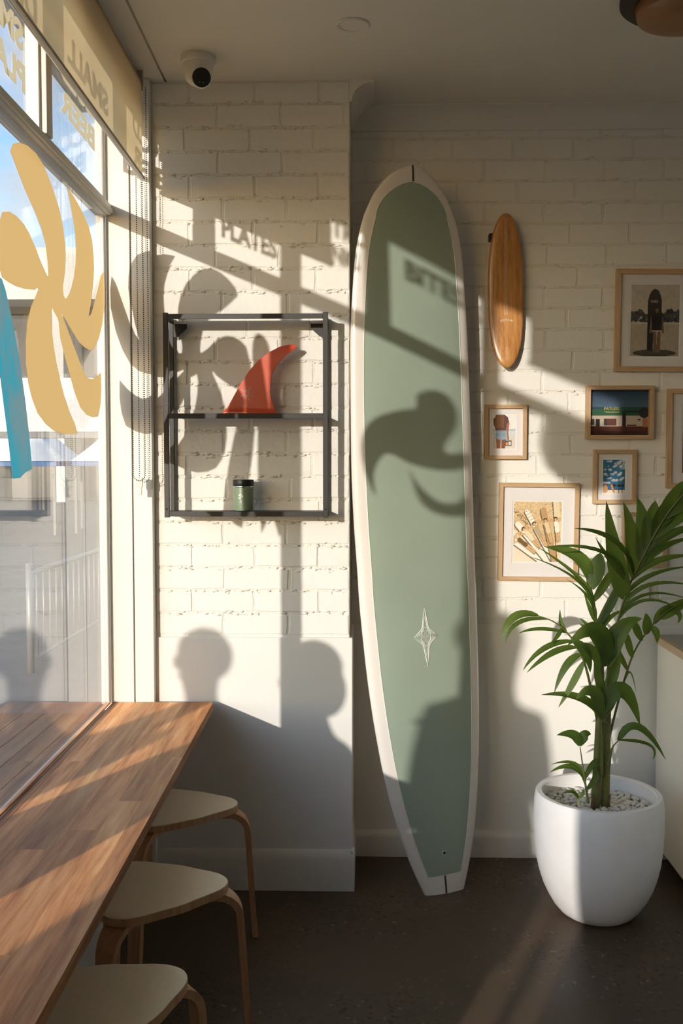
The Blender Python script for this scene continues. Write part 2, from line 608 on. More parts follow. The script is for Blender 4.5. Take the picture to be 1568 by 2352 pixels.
FIN = [[-0.518, 1.747], [-0.506, 1.754], [-0.494, 1.769], [-0.47, 1.812], [-0.446, 1.854], [-0.418, 1.896], [-0.385, 1.933], [-0.347, 1.961], [-0.309, 1.98], [-0.276, 1.987], [-0.255, 1.986], [-0.249, 1.98], [-0.257, 1.97], [-0.285, 1.952], [-0.309, 1.933], [-0.328, 1.91], [-0.34, 1.882], [-0.345, 1.854], [-0.345, 1.821], [-0.34, 1.788], [-0.331, 1.763], [-0.324, 1.754], [-0.323, 1.747]]
BOARD_HALF_WIDTH = [(0.0006, 0.0803), (0.008, 0.0872), (0.0393, 0.1194), (0.0771, 0.1485), (0.1274, 0.177), (0.1783, 0.1985), (0.24, 0.2157), (0.2938, 0.2266), (0.3443, 0.233), (0.4073, 0.2397), (0.4494, 0.2399), (0.5114, 0.2443), (0.5733, 0.2456), (0.6349, 0.245), (0.6961, 0.2424), (0.7568, 0.2374), (0.7929, 0.233), (0.8513, 0.2214), (0.8872, 0.212), (0.9175, 0.1938), (0.9326, 0.1811), (0.9476, 0.1634), (0.9602, 0.146), (0.9736, 0.1198), (0.9859, 0.0882), (0.9961, 0.0402)]
BOARD_TAIL, BOARD_NOSE = [0.272, 3.6, -0.001], [0.142, 3.66, 2.635]
FRONDS = [([[0.814,3.42,0.705],[0.829,3.4,0.891],[0.852,3.38,1.044],[0.881,3.36,1.158],[0.922,3.33,1.269],[0.969,3.3,1.375],[1.029,3.27,1.47],[1.116,3.24,1.555]],[([0.87,3.368,1.114],[0.832,3.343,1.241],[0.79,3.318,1.446],0.0648,'f'),([0.892,3.352,1.187],[0.88,3.337,1.315],[0.847,3.322,1.443],0.0616,'f'),([0.912,3.338,1.241],[0.92,3.338,1.351],[0.897,3.338,1.457],0.0584,'f'),([0.927,3.327,1.28],[0.947,3.337,1.373],[0.96,3.347,1.445],0.064,'f'),([0.947,3.315,1.323],[0.981,3.33,1.395],[0.996,3.345,1.452],0.058,'f'),([0.966,3.302,1.366],[1.009,3.317,1.446],[1.045,3.332,1.511],0.0606,'f'),([0.894,3.351,1.193],[0.817,3.301,1.309],[0.671,3.251,1.359],0.0322,'u'),([0.884,3.358,1.166],[0.809,3.318,1.243],[0.748,3.278,1.325],0.0206,'f'),([0.881,3.36,1.158],[0.781,3.3,1.273],[0.577,3.24,1.299],0.022,'u'),([0.89,3.354,1.18],[0.966,3.329,1.243],[1.086,3.304,1.267],0.0293,'u'),([0.902,3.345,1.213],[0.991,3.32,1.294],[1.097,3.295,1.326],0.0322,'u'),([0.919,3.333,1.259],[1.001,3.308,1.332],[1.106,3.283,1.369],0.0379,'u'),([0.874,3.365,1.129],[0.954,3.335,1.198],[1.087,3.305,1.231],0.0235,'u'),([0.862,3.373,1.083],[0.942,3.343,1.161],[1.077,3.313,1.165],0.0192,'u'),([0.856,3.377,1.06],[0.941,3.337,1.132],[1.073,3.297,1.116],0.0177,'u'),([0.851,3.381,1.037],[0.928,3.341,1.11],[1.032,3.301,1.087],0.0148,'u'),([0.944,3.316,1.318],[1.026,3.301,1.39],[1.134,3.286,1.426],0.0406,'f'),([0.98,3.295,1.391],[1.061,3.28,1.448],[1.154,3.265,1.463],0.0375,'f'),([1.016,3.277,1.449],[1.073,3.277,1.512],[1.129,3.277,1.547],0.0373,'f')]),([[0.809,3.44,0.699],[0.804,3.46,0.909],[0.793,3.47,1.06],[0.772,3.48,1.166],[0.753,3.48,1.234]],[([0.772,3.48,1.166],[0.729,3.47,1.243],[0.613,3.46,1.28],0.0517,'f'),([0.779,3.477,1.132],[0.801,3.477,1.212],[0.81,3.477,1.258],0.0608,'f'),([0.787,3.473,1.089],[0.835,3.473,1.167],[0.86,3.473,1.212],0.0334,'f'),([0.788,3.472,1.082],[0.732,3.447,1.17],[0.58,3.422,1.285],0.0213,'u'),([0.793,3.47,1.06],[0.716,3.44,1.17],[0.543,3.41,1.254],0.0182,'u'),([0.797,3.466,0.998],[0.855,3.456,1.108],[0.874,3.446,1.185],0.0333,'f'),([0.796,3.467,1.014],[0.775,3.467,1.061],[0.752,3.467,1.122],0.0167,'f'),([0.8,3.464,0.968],[0.849,3.464,1.092],[0.871,3.464,1.145],0.0242,'f'),([0.795,3.468,1.029],[0.767,3.468,1.103],[0.691,3.468,1.167],0.0182,'u'),([0.8,3.464,0.969],[0.843,3.464,1.031],[0.903,3.464,1.062],0.0212,'u'),([0.802,3.462,0.939],[0.77,3.472,0.999],[0.741,3.482,1.028],0.0182,'u')]),([[0.791,3.4,0.679],[0.752,3.37,0.837],[0.718,3.33,0.927],[0.674,3.3,0.995],[0.618,3.27,1.046],[0.556,3.24,1.074]],[([0.556,3.24,1.074],[0.476,3.23,1.067],[0.433,3.22,0.994],0.0312,'u'),([0.587,3.255,1.06],[0.492,3.24,1.048],[0.448,3.225,0.985],0.0213,'u'),([0.66,3.292,1.008],[0.569,3.272,1.024],[0.494,3.252,1.013],0.0158,'u'),([0.685,3.307,0.978],[0.587,3.292,0.955],[0.514,3.277,0.885],0.0246,'u'),([0.701,3.318,0.954],[0.619,3.308,0.938],[0.531,3.298,0.874],0.0247,'u'),([0.716,3.329,0.929],[0.665,3.319,0.892],[0.624,3.309,0.803],0.0277,'u'),([0.727,3.341,0.902],[0.69,3.331,0.83],[0.641,3.321,0.751],0.0248,'u'),([0.66,3.292,1.008],[0.643,3.302,1.041],[0.641,3.312,1.083],0.0158,'f'),([0.684,3.307,0.98],[0.729,3.317,0.937],[0.747,3.327,0.869],0.0347,'f'),([0.697,3.315,0.96],[0.756,3.325,0.935],[0.774,3.335,0.857],0.0348,'f'),([0.641,3.282,1.026],[0.625,3.267,1.001],[0.597,3.252,0.977],0.0158,'u')]),([[0.81,3.38,0.685],[0.809,3.36,0.81],[0.808,3.34,0.896]],[([0.808,3.342,0.888],[0.763,3.322,1.012],[0.664,3.302,0.963],0.0643,'f'),([0.808,3.342,0.888],[0.844,3.337,1.004],[0.918,3.332,1.052],0.0672,'f'),([0.808,3.342,0.888],[0.788,3.342,0.962],[0.712,3.342,1.032],0.0584,'f'),([0.808,3.342,0.888],[0.817,3.342,0.962],[0.871,3.342,1.045],0.0614,'f'),([0.809,3.365,0.779],[0.786,3.375,0.836],[0.774,3.385,0.924],0.0353,'f'),([0.809,3.363,0.794],[0.838,3.373,0.867],[0.86,3.383,0.954],0.0382,'f')]),([[0.803,3.38,0.504],[0.797,3.36,0.63],[0.789,3.34,0.725]],[([0.79,3.341,0.722],[0.755,3.326,0.805],[0.697,3.311,0.782],0.0467,'f'),([0.79,3.341,0.722],[0.853,3.326,0.812],[0.912,3.311,0.692],0.0584,'f'),([0.791,3.343,0.709],[0.776,3.343,0.769],[0.736,3.343,0.816],0.0409,'f'),([0.791,3.343,0.709],[0.819,3.348,0.768],[0.856,3.353,0.794],0.0439,'f'),([0.791,3.344,0.707],[0.712,3.329,0.779],[0.581,3.314,0.795],0.0439,'u')]),([[0.817,3.42,0.522],[0.84,3.43,0.626],[0.881,3.45,0.774],[0.926,3.46,0.91],[0.978,3.46,0.994],[1.034,3.45,1.057],[1.134,3.44,1.119]],[([0.967,3.46,0.976],[0.97,3.46,1.017],[0.965,3.46,1.05],0.0333,'f'),([0.985,3.459,1.002],[0.999,3.449,0.981],[0.999,3.439,0.948],0.0257,'f'),([0.953,3.46,0.953],[0.932,3.46,1.001],[0.924,3.46,1.029],0.0272,'f'),([1.013,3.454,1.033],[1.064,3.454,1.071],[1.138,3.454,1.109],0.0423,'f'),([1.049,3.448,1.066],[1.075,3.438,1.048],[1.066,3.428,1.019],0.0181,'f'),([0.921,3.459,0.894],[0.903,3.459,0.956],[0.899,3.459,0.989],0.0257,'f'),([0.906,3.456,0.849],[0.873,3.456,0.91],[0.857,3.456,0.944],0.0196,'f'),([0.995,3.457,1.014],[1.035,3.457,1.063],[1.098,3.457,1.071],0.0302,'f'),([0.891,3.452,0.804],[0.912,3.452,0.843],[0.934,3.452,0.774],0.0106,'u')]),([[0.827,3.38,0.534],[0.831,3.36,0.6],[0.85,3.35,0.633]],[([0.85,3.35,0.633],[0.909,3.32,0.684],[0.991,3.29,0.586],0.0322,'u'),([0.85,3.35,0.633],[0.949,3.335,0.621],[0.958,3.32,0.576],0.0161,'u')]),([[0.753,3.36,0.412],[0.738,3.35,0.498],[0.718,3.34,0.617]],[([0.718,3.34,0.617],[0.693,3.33,0.656],[0.636,3.32,0.657],0.0351,'f'),([0.718,3.34,0.617],[0.733,3.34,0.653],[0.755,3.34,0.655],0.0351,'f'),([0.74,3.352,0.482],[0.703,3.342,0.551],[0.62,3.332,0.553],0.0205,'u'),([0.739,3.351,0.491],[0.687,3.336,0.544],[0.614,3.321,0.529],0.0205,'u'),([0.738,3.35,0.498],[0.764,3.355,0.549],[0.786,3.36,0.564],0.019,'f'),([0.744,3.355,0.459],[0.778,3.36,0.51],[0.755,3.365,0.543],0.022,'f')]),([[0.717,3.33,0.42],[0.715,3.33,0.441]],[([0.715,3.33,0.438],[0.692,3.32,0.462],[0.657,3.31,0.463],0.0146,'u'),([0.715,3.33,0.438],[0.728,3.33,0.456],[0.732,3.33,0.473],0.0131,'f'),([0.715,3.33,0.438],[0.7,3.33,0.459],[0.688,3.33,0.474],0.0131,'f')])]
CANES = [[[0.786, 3.4, 0.381, 0.0157], [0.792, 3.4, 0.543, 0.0142], [0.796, 3.4, 0.695, 0.0119], [0.801, 3.4, 0.831, 0.0097], [0.801, 3.39, 0.953, 0.006]], [[0.823, 3.42, 0.371, 0.0164], [0.827, 3.42, 0.537, 0.0142], [0.829, 3.42, 0.69, 0.0119], [0.83, 3.41, 0.828, 0.0097], [0.834, 3.4, 0.951, 0.006]], [[0.811, 3.44, 0.373, 0.0075], [0.817, 3.44, 0.608, 0.0067], [0.822, 3.45, 0.758, 0.006]]]

# ------------------------------------------------------------------ room shell
YB, YP, ZC = 3.93, 3.60, 2.925      # back wall, pier face, ceiling
DADO = 0.934

struct(MB().box(-1.0, 3.3, -3.8, 4.2, -0.15, 0.0).build('floor', 'concrete_floor'))
def gap_x(u, y):
    return (u - y * math.sin(ALPHA)) / math.cos(ALPHA)


cl_ = MB()
cl_.prism([(-1.0, -3.8), (gap_x(-0.6505, -3.8), -3.8), (gap_x(-0.6505, 4.2), 4.2), (-1.0, 4.2)], 'z', ZC, ZC + 0.02)
cl_.prism([(gap_x(-0.6425, -3.8), -3.8), (3.3, -3.8), (3.3, 4.2), (gap_x(-0.6425, 4.2), 4.2)], 'z', ZC, ZC + 0.02)
cl_.box(-1.0, 3.3, -3.8, 4.2, ZC + 0.0202, ZC + 0.15)
ceil = struct(cl_.build('ceiling', 'ceiling_paint'))
struct(MB().box(2.9, 3.1, -3.6, 4.1, 0.0, ZC).build('wall_right', 'plaster'))
struct(MB().box(-0.95, 2.9, -3.6, -3.45, 0.0, ZC).build('wall_rear', 'plaster'))

wall_back = struct(MB().box(-0.066, 2.9, YB + 0.0028, YB + 0.2, 0.0, ZC).build('wall_back', 'mortar_paint'))
MB().box(-0.066, 2.9, YB - 0.004, YB + 0.01, 0.0, DADO, 0.002).build('dado', 'plaster', wall_back)
pier = struct(MB().box(-0.80, -0.066, YP + 0.0028, YB + 0.2, 0.0, ZC).build('wall_pier', 'mortar_paint'))
MB().box(-0.80, -0.054, YP - 0.008, YP + 0.3, 0.0, DADO, 0.003).build('dado', 'plaster', pier)


def brick_mesh(seed, lx=0.222, lz=0.0725):
    r = random.Random(seed)
    hx, hz = lx / 2, lz / 2
    out = []
    for i in range(5):
        out.append((-hx + lx * i / 4, -hz))
    for i in range(1, 3):
        out.append((hx, -hz + lz * i / 2))
    for i in range(1, 5):
        out.append((hx - lx * i / 4, hz))
    out.append((-hx, 0))
    out = [(x + r.uniform(-0.0022, 0.0022), z + r.uniform(-0.0022, 0.0022)) for x, z in out]
    n = len(out)
    back = [(x * 1.01, 0.012, z * 1.03) for x, z in out]
    mid = [(x, 0.0021 + r.uniform(-0.0007, 0.0007), z) for x, z in out]
    fr = [(x * (1 - 0.003 / hx), r.uniform(-0.0005, 0.0005), z * (1 - 0.0032 / hz)) for x, z in out]
    bm = bmesh.new()
    rings = [[bm.verts.new(p) for p in q] for q in (back, mid, fr)]
    for a, b in zip(rings[:-1], rings[1:]):
        for i in range(n):
            j = (i + 1) % n
            bm.faces.new((a[i], a[j], b[j], b[i]))
    c = bm.verts.new((r.uniform(-0.02, 0.02), r.uniform(-0.0003, 0.0003), 0))
    for i in range(n):
        bm.faces.new((rings[2][i], rings[2][(i + 1) % n], c))
    bmesh.ops.recalc_face_normals(bm, faces=bm.faces)
    me = bpy.data.meshes.new('brick')
    bm.to_mesh(me)
    bm.free()
    me.materials.append(MATS['brick_paint'])
    me.polygons.foreach_set('use_smooth', [True] * len(me.polygons))
    me.set_sharp_from_angle(angle=math.radians(24))
    return me


BRICKS = [brick_mesh(100 + i) for i in range(8)]


def brick_field(parent, x0, x1, y, z_ref, pitch, z0, z1, joint_ref, seed, x_limit=None):
    r = random.Random(seed)
    k0 = math.ceil((z0 - z_ref) / pitch - 1e-6)
    k = k0 - 1
    while True:
        za, zb = z_ref + k * pitch, z_ref + (k + 1) * pitch
        if za >= z1 - 0.01:
            break
        lo, hi = max(za, z0), min(zb, z1)
        if hi - lo > 0.02:
            sz = (hi - lo) / pitch
            ref = joint_ref + (0.115 if k % 2 else 0.0) + r.uniform(-0.02, 0.02)
            j = ref - 0.23 * math.ceil((ref - x0) / 0.23)
            xs = [x0]
            while j < x1 - 0.02:
                if j > x0 + 0.03:
                    xs.append(j)
                j += 0.23 + r.uniform(-0.006, 0.006)
            xs.append(x1)
            for a, b in zip(xs[:-1], xs[1:]):
                o = link('brick', BRICKS[r.randrange(8)], parent)
                o.location = ((a + b) / 2, y + r.uniform(-0.0012, 0.0015), (lo + hi) / 2 + r.uniform(-0.0012, 0.0012))
                flip = 1 if r.random() < 0.5 else -1
                o.scale = ((b - a - 0.006) / 0.224 * flip, 1, sz * (1 if r.random() < 0.5 else -1) * 1.02)
                o.rotation_euler = (0, r.uniform(-0.006, 0.006), r.uniform(-0.004, 0.004))
        k += 1


brick_field(wall_back, -0.066, 1.90, YB, 2.4977, 0.08137, DADO, ZC, 0.6767, 3)
brick_field(pier, -0.775, -0.064, YP, 2.515, 0.0829, DADO, ZC, -0.42, 5)


def lumps(parent, x0, x1, y, z_ref, pitch, z0, z1, n, seed):
    """hardened runs and crumbs of paint and mortar along the joints"""
    r = random.Random(seed)
    rows = int((z1 - z0) / pitch)
    ico = bmesh.new()
    bmesh.ops.create_icosphere(ico, subdivisions=1, radius=1)
    iv = np.array([v.co[:] for v in ico.verts])
    ifc = np.array([[v.index for v in f.verts] for f in ico.faces])
    ico.free()
    vs, fs = [], []
    for _ in range(n):
        z = z_ref + pitch * (math.ceil((z0 - z_ref) / pitch) + r.randrange(rows)) + r.gauss(-0.002, 0.0055)
        if not z0 < z < z1:
            continue
        s = r.uniform(0.0015, 0.0055)
        sc = np.array([s * r.uniform(0.8, 4.0), s * r.uniform(0.5, 0.9), s * r.uniform(0.6, 1.2)])
        fs.append(ifc + len(vs) * len(iv))
        vs.append(iv * sc + np.array([r.uniform(x0, x1), y + 0.0016, z]))
    me = bpy.data.meshes.new('mortar_crumb')
    me.from_pydata(np.concatenate(vs).tolist(), [], np.concatenate(fs).tolist())
    me.polygons.foreach_set('use_smooth', [True] * len(me.polygons))
    me.materials.append(MATS['mortar_paint'])
    link('mortar_crumb', me, parent)['kind'] = 'stuff'


lumps(wall_back, 0.0, 1.6, YB, 2.4977, 0.08137, DADO + 0.02, ZC - 0.08, 900, 1)
lumps(pier, -0.74, -0.08, YP, 2.515, 0.0829, DADO + 0.02, ZC - 0.02, 1100, 2)

# cornice
cove = [(0.0, ZC), (0.088, ZC), (0.088, ZC - 0.006)]
for i in range(1, 9):
    t = i / 9 * math.pi / 2
    cove.append((0.008 + 0.078 * (1 - math.sin(t)), ZC - 0.006 - 0.066 * (1 - math.cos(t))))
cove += [(0.008, ZC - 0.074), (0.0, ZC - 0.074)]
struct(MB().prism([(YB - a, z) for a, z in cove], 'x', -0.064, 2.9).build('trim_1', 'ceiling_paint', None, True, 35))
struct(MB().prism([(-0.066 + a, z) for a, z in cove], 'y', YP + 0.002, YB).build('trim_2', 'ceiling_paint', None, True, 35))


def skirting(name, y, h, x0, x1, proj):
    prof = [(y + 0.02, 0), (y - proj, 0), (y - proj, h * 0.74), (y - proj + 0.002, h * 0.82), (y - proj * 0.72, h * 0.90), (y - proj * 0.35, h * 0.96), (y, h), (y + 0.02, h)]
    return struct(MB().prism(prof, 'x', x0, x1).build(name, 'skirting_white', None, True, 50))


skirting('baseboard_back', YB - 0.002, 0.104, -0.047, 2.9, 0.028)
bp = skirting('baseboard_pier', YP - 0.007, 0.152, -0.775, -0.046, 0.019)
prof = [(-0.06, 0), (-0.046, 0), (-0.046, 0.112), (-0.048, 0.125), (-0.05, 0.137), (-0.053, 0.146), (-0.06, 0.152)]
MB().prism(prof, 'y', YP - 0.02, YB - 0.002).build('return', 'skirting_white', bp, True, 50)

# ceiling shadow gap beside the window bulkhead
left_frame(struct(MB().box(-0.650, -0.643, -3.4, 3.62, ZC + 0.015, ZC + 0.0201).build('trim_3', 'ceiling_paint')))

# ------------------------------------------------------------------ window wall
UG = -0.86
V_END, V_LOW = -0.45, 0.24
wl_ = MB()
wl_.box(-0.874, -0.80, V_LOW, 3.62, 0.0, 0.668)
wl_.box(-0.95, -0.80, V_END, 3.62, 2.82, ZC)
wl_.box(-0.878, -0.80, -3.6, V_END, 0.0, ZC)
wl_.box(-0.885, -0.80, 3.595, 3.75, 0.0, ZC)
wall_left = left_frame(struct(wl_.build('wall_left', 'joinery_white')))
for i in range(6):
    z = 0.004 + i * 0.11
    MB().box(-0.80, -0.784, V_LOW, 3.575, z, z + 0.104, 0.003).build('weatherboard', 'joinery_white', wall_left)
left_frame(struct(MB().box(-0.855, -0.7725, 3.572, 3.62, 0.0, ZC, 0.0015).build('trim_4', 'joinery_white')))
left_frame(struct(MB().box(-0.7695, -0.700, 3.577, 3.62, 0.0, ZC, 0.003).build('trim_5', 'joinery_white')))
left_frame(struct(MB().box(-0.8545, -0.7690, 3.590, 3.60, 0.0, ZC).build('trim_6', 'joinery_white')))

win = left_frame(struct(empty('window_1')))
FR = 'joinery_white'
MB().box(-0.885, -0.857, 3.545, 3.574, 0.70, 2.82, 0.002).build('jamb', FR, win)
MB().box(-0.868, -0.852, 1.30, 3.545, 0.7035, 0.7095, 0.001).build('sill_bead', 'bench_timber', win)
MB().box(-0.90, -0.83, V_END, 3.545, 2.80, 2.822, 0.003).build('head', FR, win)
tr = MB()
tr.box(-0.88, -0.835, V_END, 3.574, 2.446, 2.484, 0.004)
tr.box(-0.88, -0.828, V_END, 3.574, 2.452, 2.466, 0.003)
tr.box(-0.89, -0.85, V_END, 3.574, 2.442, 2.490, 0.002)
tr.build('transom', FR, win)
for a, b, full in ((2.802, 2.857, False), (2.104, 2.147, True), (1.40, 1.455, False), (0.70, 0.745, True)):
    m_ = MB()
    z0 = 0.71 if full else 2.484
    m_.box(-0.875, -0.83, a, b, z0, 2.81, 0.003)
    m_.box(-0.885, -0.848, a - 0.012, b + 0.012, z0, 2.81, 0.002)
    m_.build('mullion', FR, win)


def pane(v0, v1, z0, z1):
    return MB().box(UG - 0.003, UG + 0.003, v0, v1, z0, z1).build('pane', 'window_glass', win)


pane_a = pane(2.147, 3.545, 0.714, 2.446)
pane_b = pane(0.745, 2.104, 0.714, 2.446)
pane_c = pane(V_LOW + 0.002, 0.70, 0.714, 2.446)
pane_d = pane(V_END, V_LOW - 0.002, 0.06, 2.446)
tops = [pane(2.857, 3.545, 2.484, 2.80), pane(2.147, 2.802, 2.484, 2.80), pane(1.455, 2.104, 2.484, 2.80), pane(0.745, 1.40, 2.484, 2.80), pane(V_END, 0.70, 2.484, 2.80)]
UD = UG + 0.0042


def decal(name, poly, mat, parent, dv=0.0):
    pts = [(v + dv, z) for v, z in poly]
    tri = tessellate_polygon([[Vector((v, z, 0)) for v, z in pts]])
    n_ = len(pts)
    me = bpy.data.meshes.new(name)
    vs = [(UD, v, z) for v, z in pts] + [(UD + 0.0006, v, z) for v, z in pts]
    fs = [t for t in tri] + [(t[2] + n_, t[1] + n_, t[0] + n_) for t in tri] + [(i, (i + 1) % n_, (i + 1) % n_ + n_, i + n_) for i in range(n_)]
    me.from_pydata(vs, [], fs)
    bm = bmesh.new()
    bm.from_mesh(me)
    bmesh.ops.recalc_face_normals(bm, faces=bm.faces)
    bm.to_mesh(me)
    bm.free()
    me.materials.append(MATS[mat])
    return link(name, me, parent)


def smooth_poly(poly, n=3):
    p = [Vector((a, b, 0)) for a, b in poly]
    m = len(p)
    out = []
    for i in range(m):
        a, b, c, d = p[i - 1], p[i], p[(i + 1) % m], p[(i + 2) % m]
        e1, e2 = (c - b), (b - a)
        for k in range(n):
            f = k / n
            q = 0.5 * ((2 * b) + (c - a) * f + (2 * a - 5 * b + 4 * c - d) * f * f + (3 * b - a - 3 * c + d) * f ** 3)
            out.append((q.x, q.y))
    return out


# palm tree picture on the far pane: golden fronds and a blue trunk
decal('crown_decal', PALM_CROWN, 'decal_yellow', pane_a)
decal('trunk_decal', [(2.470, 2.03), (2.489, 2.028), (2.514, 2.006), (2.552, 1.952), (2.590, 1.886), (2.622, 1.819), (2.655, 1.734), (2.680, 1.653), (2.697, 1.584), (2.700, 1.556), (2.647, 1.548), (2.603, 1.534), (2.542, 1.533), (2.520, 1.62), (2.486, 1.72), (2.452, 1.83), (2.430, 1.93), (2.42, 2.0)], 'decal_blue', pane_a)
decal('trunk_decal', [(2.450, 2.150), (2.450, 2.200), (2.438, 2.242), (2.404, 2.262), (2.360, 2.259), (2.322, 2.242), (2.306, 2.216), (2.24, 2.05), (2.19, 1.85), (2.17, 1.66), (2.235, 1.554), (2.30, 1.64), (2.383, 1.543), (2.40, 1.64), (2.412, 1.736), (2.412, 1.90), (2.414, 2.03)], 'decal_blue', pane_a)
decal('propeller_decal', smooth_poly([(1.553, 2.064), (1.462, 2.137), (1.279, 2.206), (1.177, 2.238), (1.168, 2.287), (1.061, 2.330), (0.952, 2.336), (0.889, 2.291), (0.896, 2.226), (0.968, 2.150), (0.949, 2.122), (0.785, 2.166), (0.785, 2.126), (0.876, 2.077), (1.022, 2.042), (1.205, 2.024), (1.351, 2.029), (1.424, 1.999), (1.476, 1.925), (1.460, 1.851), (1.534, 1.915), (1.571, 1.988)], 3), 'decal_yellow', pane_b)
decal('crescent_decal', smooth_poly([(1.223, 2.008), (1.167, 1.966), (1.020, 1.929), (0.874, 1.956), (0.802, 2.018), (0.775, 1.975), (0.782, 1.941), (0.873, 1.900), (1.020, 1.881), (1.149, 1.905)], 3), 'decal_yellow', pane_b)
disc = [(0.205, 2.440), (0.28, 2.39), (0.298, 2.318), (0.258, 2.258), (0.121, 2.215)]
decal('sun_decal', disc[:4] + [(0.244, 2.250), (0.244, 2.440)], 'decal_yellow', pane_c)
decal('sun_decal', [(0.236, 2.440), (0.236, 2.243), (0.121, 2.215), (-0.073, 2.199), (-0.208, 2.216), (-0.33, 2.27), (-0.40, 2.36), (-0.40, 2.440)], 'decal_yellow', pane_d)


def glass_text(txt, v, z, size, width, parent):
    me = text_mesh(txt, size, bold=size * 0.045)
    xs = np.array([q.co[:] for q in me.vertices])
    w = xs[:, 0].max() - xs[:, 0].min()
    cx = (xs[:, 0].max() + xs[:, 0].min()) / 2
    for q in me.vertices:
        x, y, d = q.co
        q.co = (UD + 0.0004 + d, v - (x - cx) * width / w, z + y)     # reads from the street side
    me.materials.append(MATS['lettering_cream'])
    return link('lettering', me, parent)


glass_text('COLD', 3.228, 2.757, 0.095, 0.40, tops[0])
glass_text('BEER', 3.228, 2.658, 0.095, 0.40, tops[0])
glass_text('SMALL', 2.470, 2.686, 0.095, 0.43, tops[1])
glass_text('PLATES', 2.470, 2.582, 0.095, 0.45, tops[1])
glass_text('BISTRO', 1.745, 2.745, 0.085, 0.48, tops[2])
glass_text('DRINKS', 1.785, 2.655, 0.085, 0.44, tops[2])
glass_text('BITES', 1.035, 2.712, 0.095, 0.41, tops[3])


# roller blinds with bead chains
def bead_chain(parent, path, pitch=0.0068, r=0.0024):
    pts = [Vector(p) for p in path]
    L_ = [0.0]
    for a, b in zip(pts[:-1], pts[1:]):
        L_.append(L_[-1] + (b - a).length)
    mb = MB()
    n = int(L_[-1] / pitch)
    i = 0
    for k in range(n):
        s = k * pitch
        while L_[i + 1] < s:
            i += 1
        p = pts[i].lerp(pts[i + 1], (s - L_[i]) / (L_[i + 1] - L_[i]))
        bmesh.ops.create_icosphere(mb.bm, subdivisions=1, radius=r, matrix=Matrix.Translation(p))
    o = mb.build('bead_chain', 'chain_metal', parent, True)
    o['kind'] = 'stuff'
    return o


def roller_blind(label, v0, v1, zb, chains):
    b = left_frame(empty('roller_blind', glob(-0.72, v0, 2.87)))
    tag(b, label, 'blind')
    dz, du, dv = -2.87, 0.72, -v0
    MB().tube([(-0.735 + du, v0 + dv, 2.885 + dz), (-0.735 + du, v1 + dv, 2.885 + dz)], 0.024, 16).build('roller_tube', 'aluminium', b, True, 40)
    MB().box(-0.711 + du, -0.7098 + du, v0 + dv + 0.004, v1 + dv - 0.004, zb + dz, 2.885 + dz).build('cloth', 'blind_cloth', b)
    MB().tube([(-0.7105 + du, v0 + dv, zb + dz), (-0.7105 + du, v1 + dv, zb + dz)], 0.0095, 14).build('bottom_bar', 'aluminium', b, True, 40)
    for v in (v0 - 0.006, v1 + 0.002):
        MB().box(-0.765 + du, -0.705 + du, v + dv, v + 0.004 + dv, 2.855 + dz, 2.925 + dz, 0.001).build('bracket', 'aluminium', b)
    for u0, u1, vv, zl in chains:
        mid = (u0 + u1) / 2
        path = [(u0 + du, vv + dv, 2.88 + dz), (u0 + 0.002 + du, vv + dv, zl + 0.03 + dz)]
        for t in range(1, 8):
            a = math.pi + math.pi * t / 8
            path.append((mid + (u1 - u0) / 2 * math.cos(a) + du, vv + dv, zl + 0.028 * math.sin(a) + 0.02 + dz))
        path += [(u1 - 0.001 + du, vv + dv, zl + 0.03 + dz), (u1 - 0.003 + du, vv + dv, 2.88 + dz)]
        bead_chain(b, path)
    return b


blind = roller_blind('half lowered beige roller blind with bead chains hanging beside the black wall shelf', 2.13, 3.505, 2.556, [(-0.757, -0.712, 3.517, 1.515), (-0.738, -0.698, 3.528, 1.51)])
cl = MB()
cl.box(-0.012, 0.012, -0.004, 0.004, -0.018, 0.018, 0.003)
cl.box(-0.008, 0.008, -0.0025, 0.0025, -0.045, -0.016, 0.002)
clip = cl.build('chain_clip', 'clear_plastic', blind)
clip.location = (-0.735 + 0.72, 3.522 - 2.13, 1.502 - 2.87)
roller_blind('half lowered beige roller blind over the pane at the low wall end', -0.42, 0.72, 2.556, [])

# ------------------------------------------------------------------ timber bar along the window
bench = left_frame(empty('window_bar', glob(-0.67, 1.30, 0.675)))
tag(bench, 'long timber bar top of glued planks running along the shop window', 'bar counter')


def bar_plank(u0, u1, v0, v1, dz=0.0):
    MB().box(u0 + 0.67, u1 + 0.67, v0 - 1.30, v1 - 1.30, 0.674 - 0.675, 0.7030 - 0.675 + dz).build('plank', 'bench_timber', bench)


us = [-0.828, -0.757, -0.672, -0.590, -0.528, -0.4855]
cuts = [[1.30, 1.9, 2.86, 3.571], [1.30, 2.2, 3.571], [1.30, 1.72, 2.32, 3.571], [1.30, 2.52, 3.576], [1.30, 2.9, 3.576]]
for (a, b), cs in zip(zip(us[:-1], us[1:]), cuts):
    for c, d in zip(cs[:-1], cs[1:]):
        bar_plank(a + 0.00006, b - 0.00006, c + 0.00006, d - 0.00006)
bar_plank(-0.850, -0.8295, 1.30, 3.571, -0.0005)
for v in (1.5, 2.25, 3.0):
    MB().box(-0.70 + 0.67, -0.64 + 0.67, v - 1.30 - 0.02, v - 1.30 + 0.02, 0.645 - 0.675, -0.0012).box(-0.785 + 0.67, -0.64 + 0.67, v - 1.30 - 0.02, v - 1.30 + 0.02, 0.625 - 0.675, 0.645 - 0.675).build('bracket', 'joinery_white', bench)


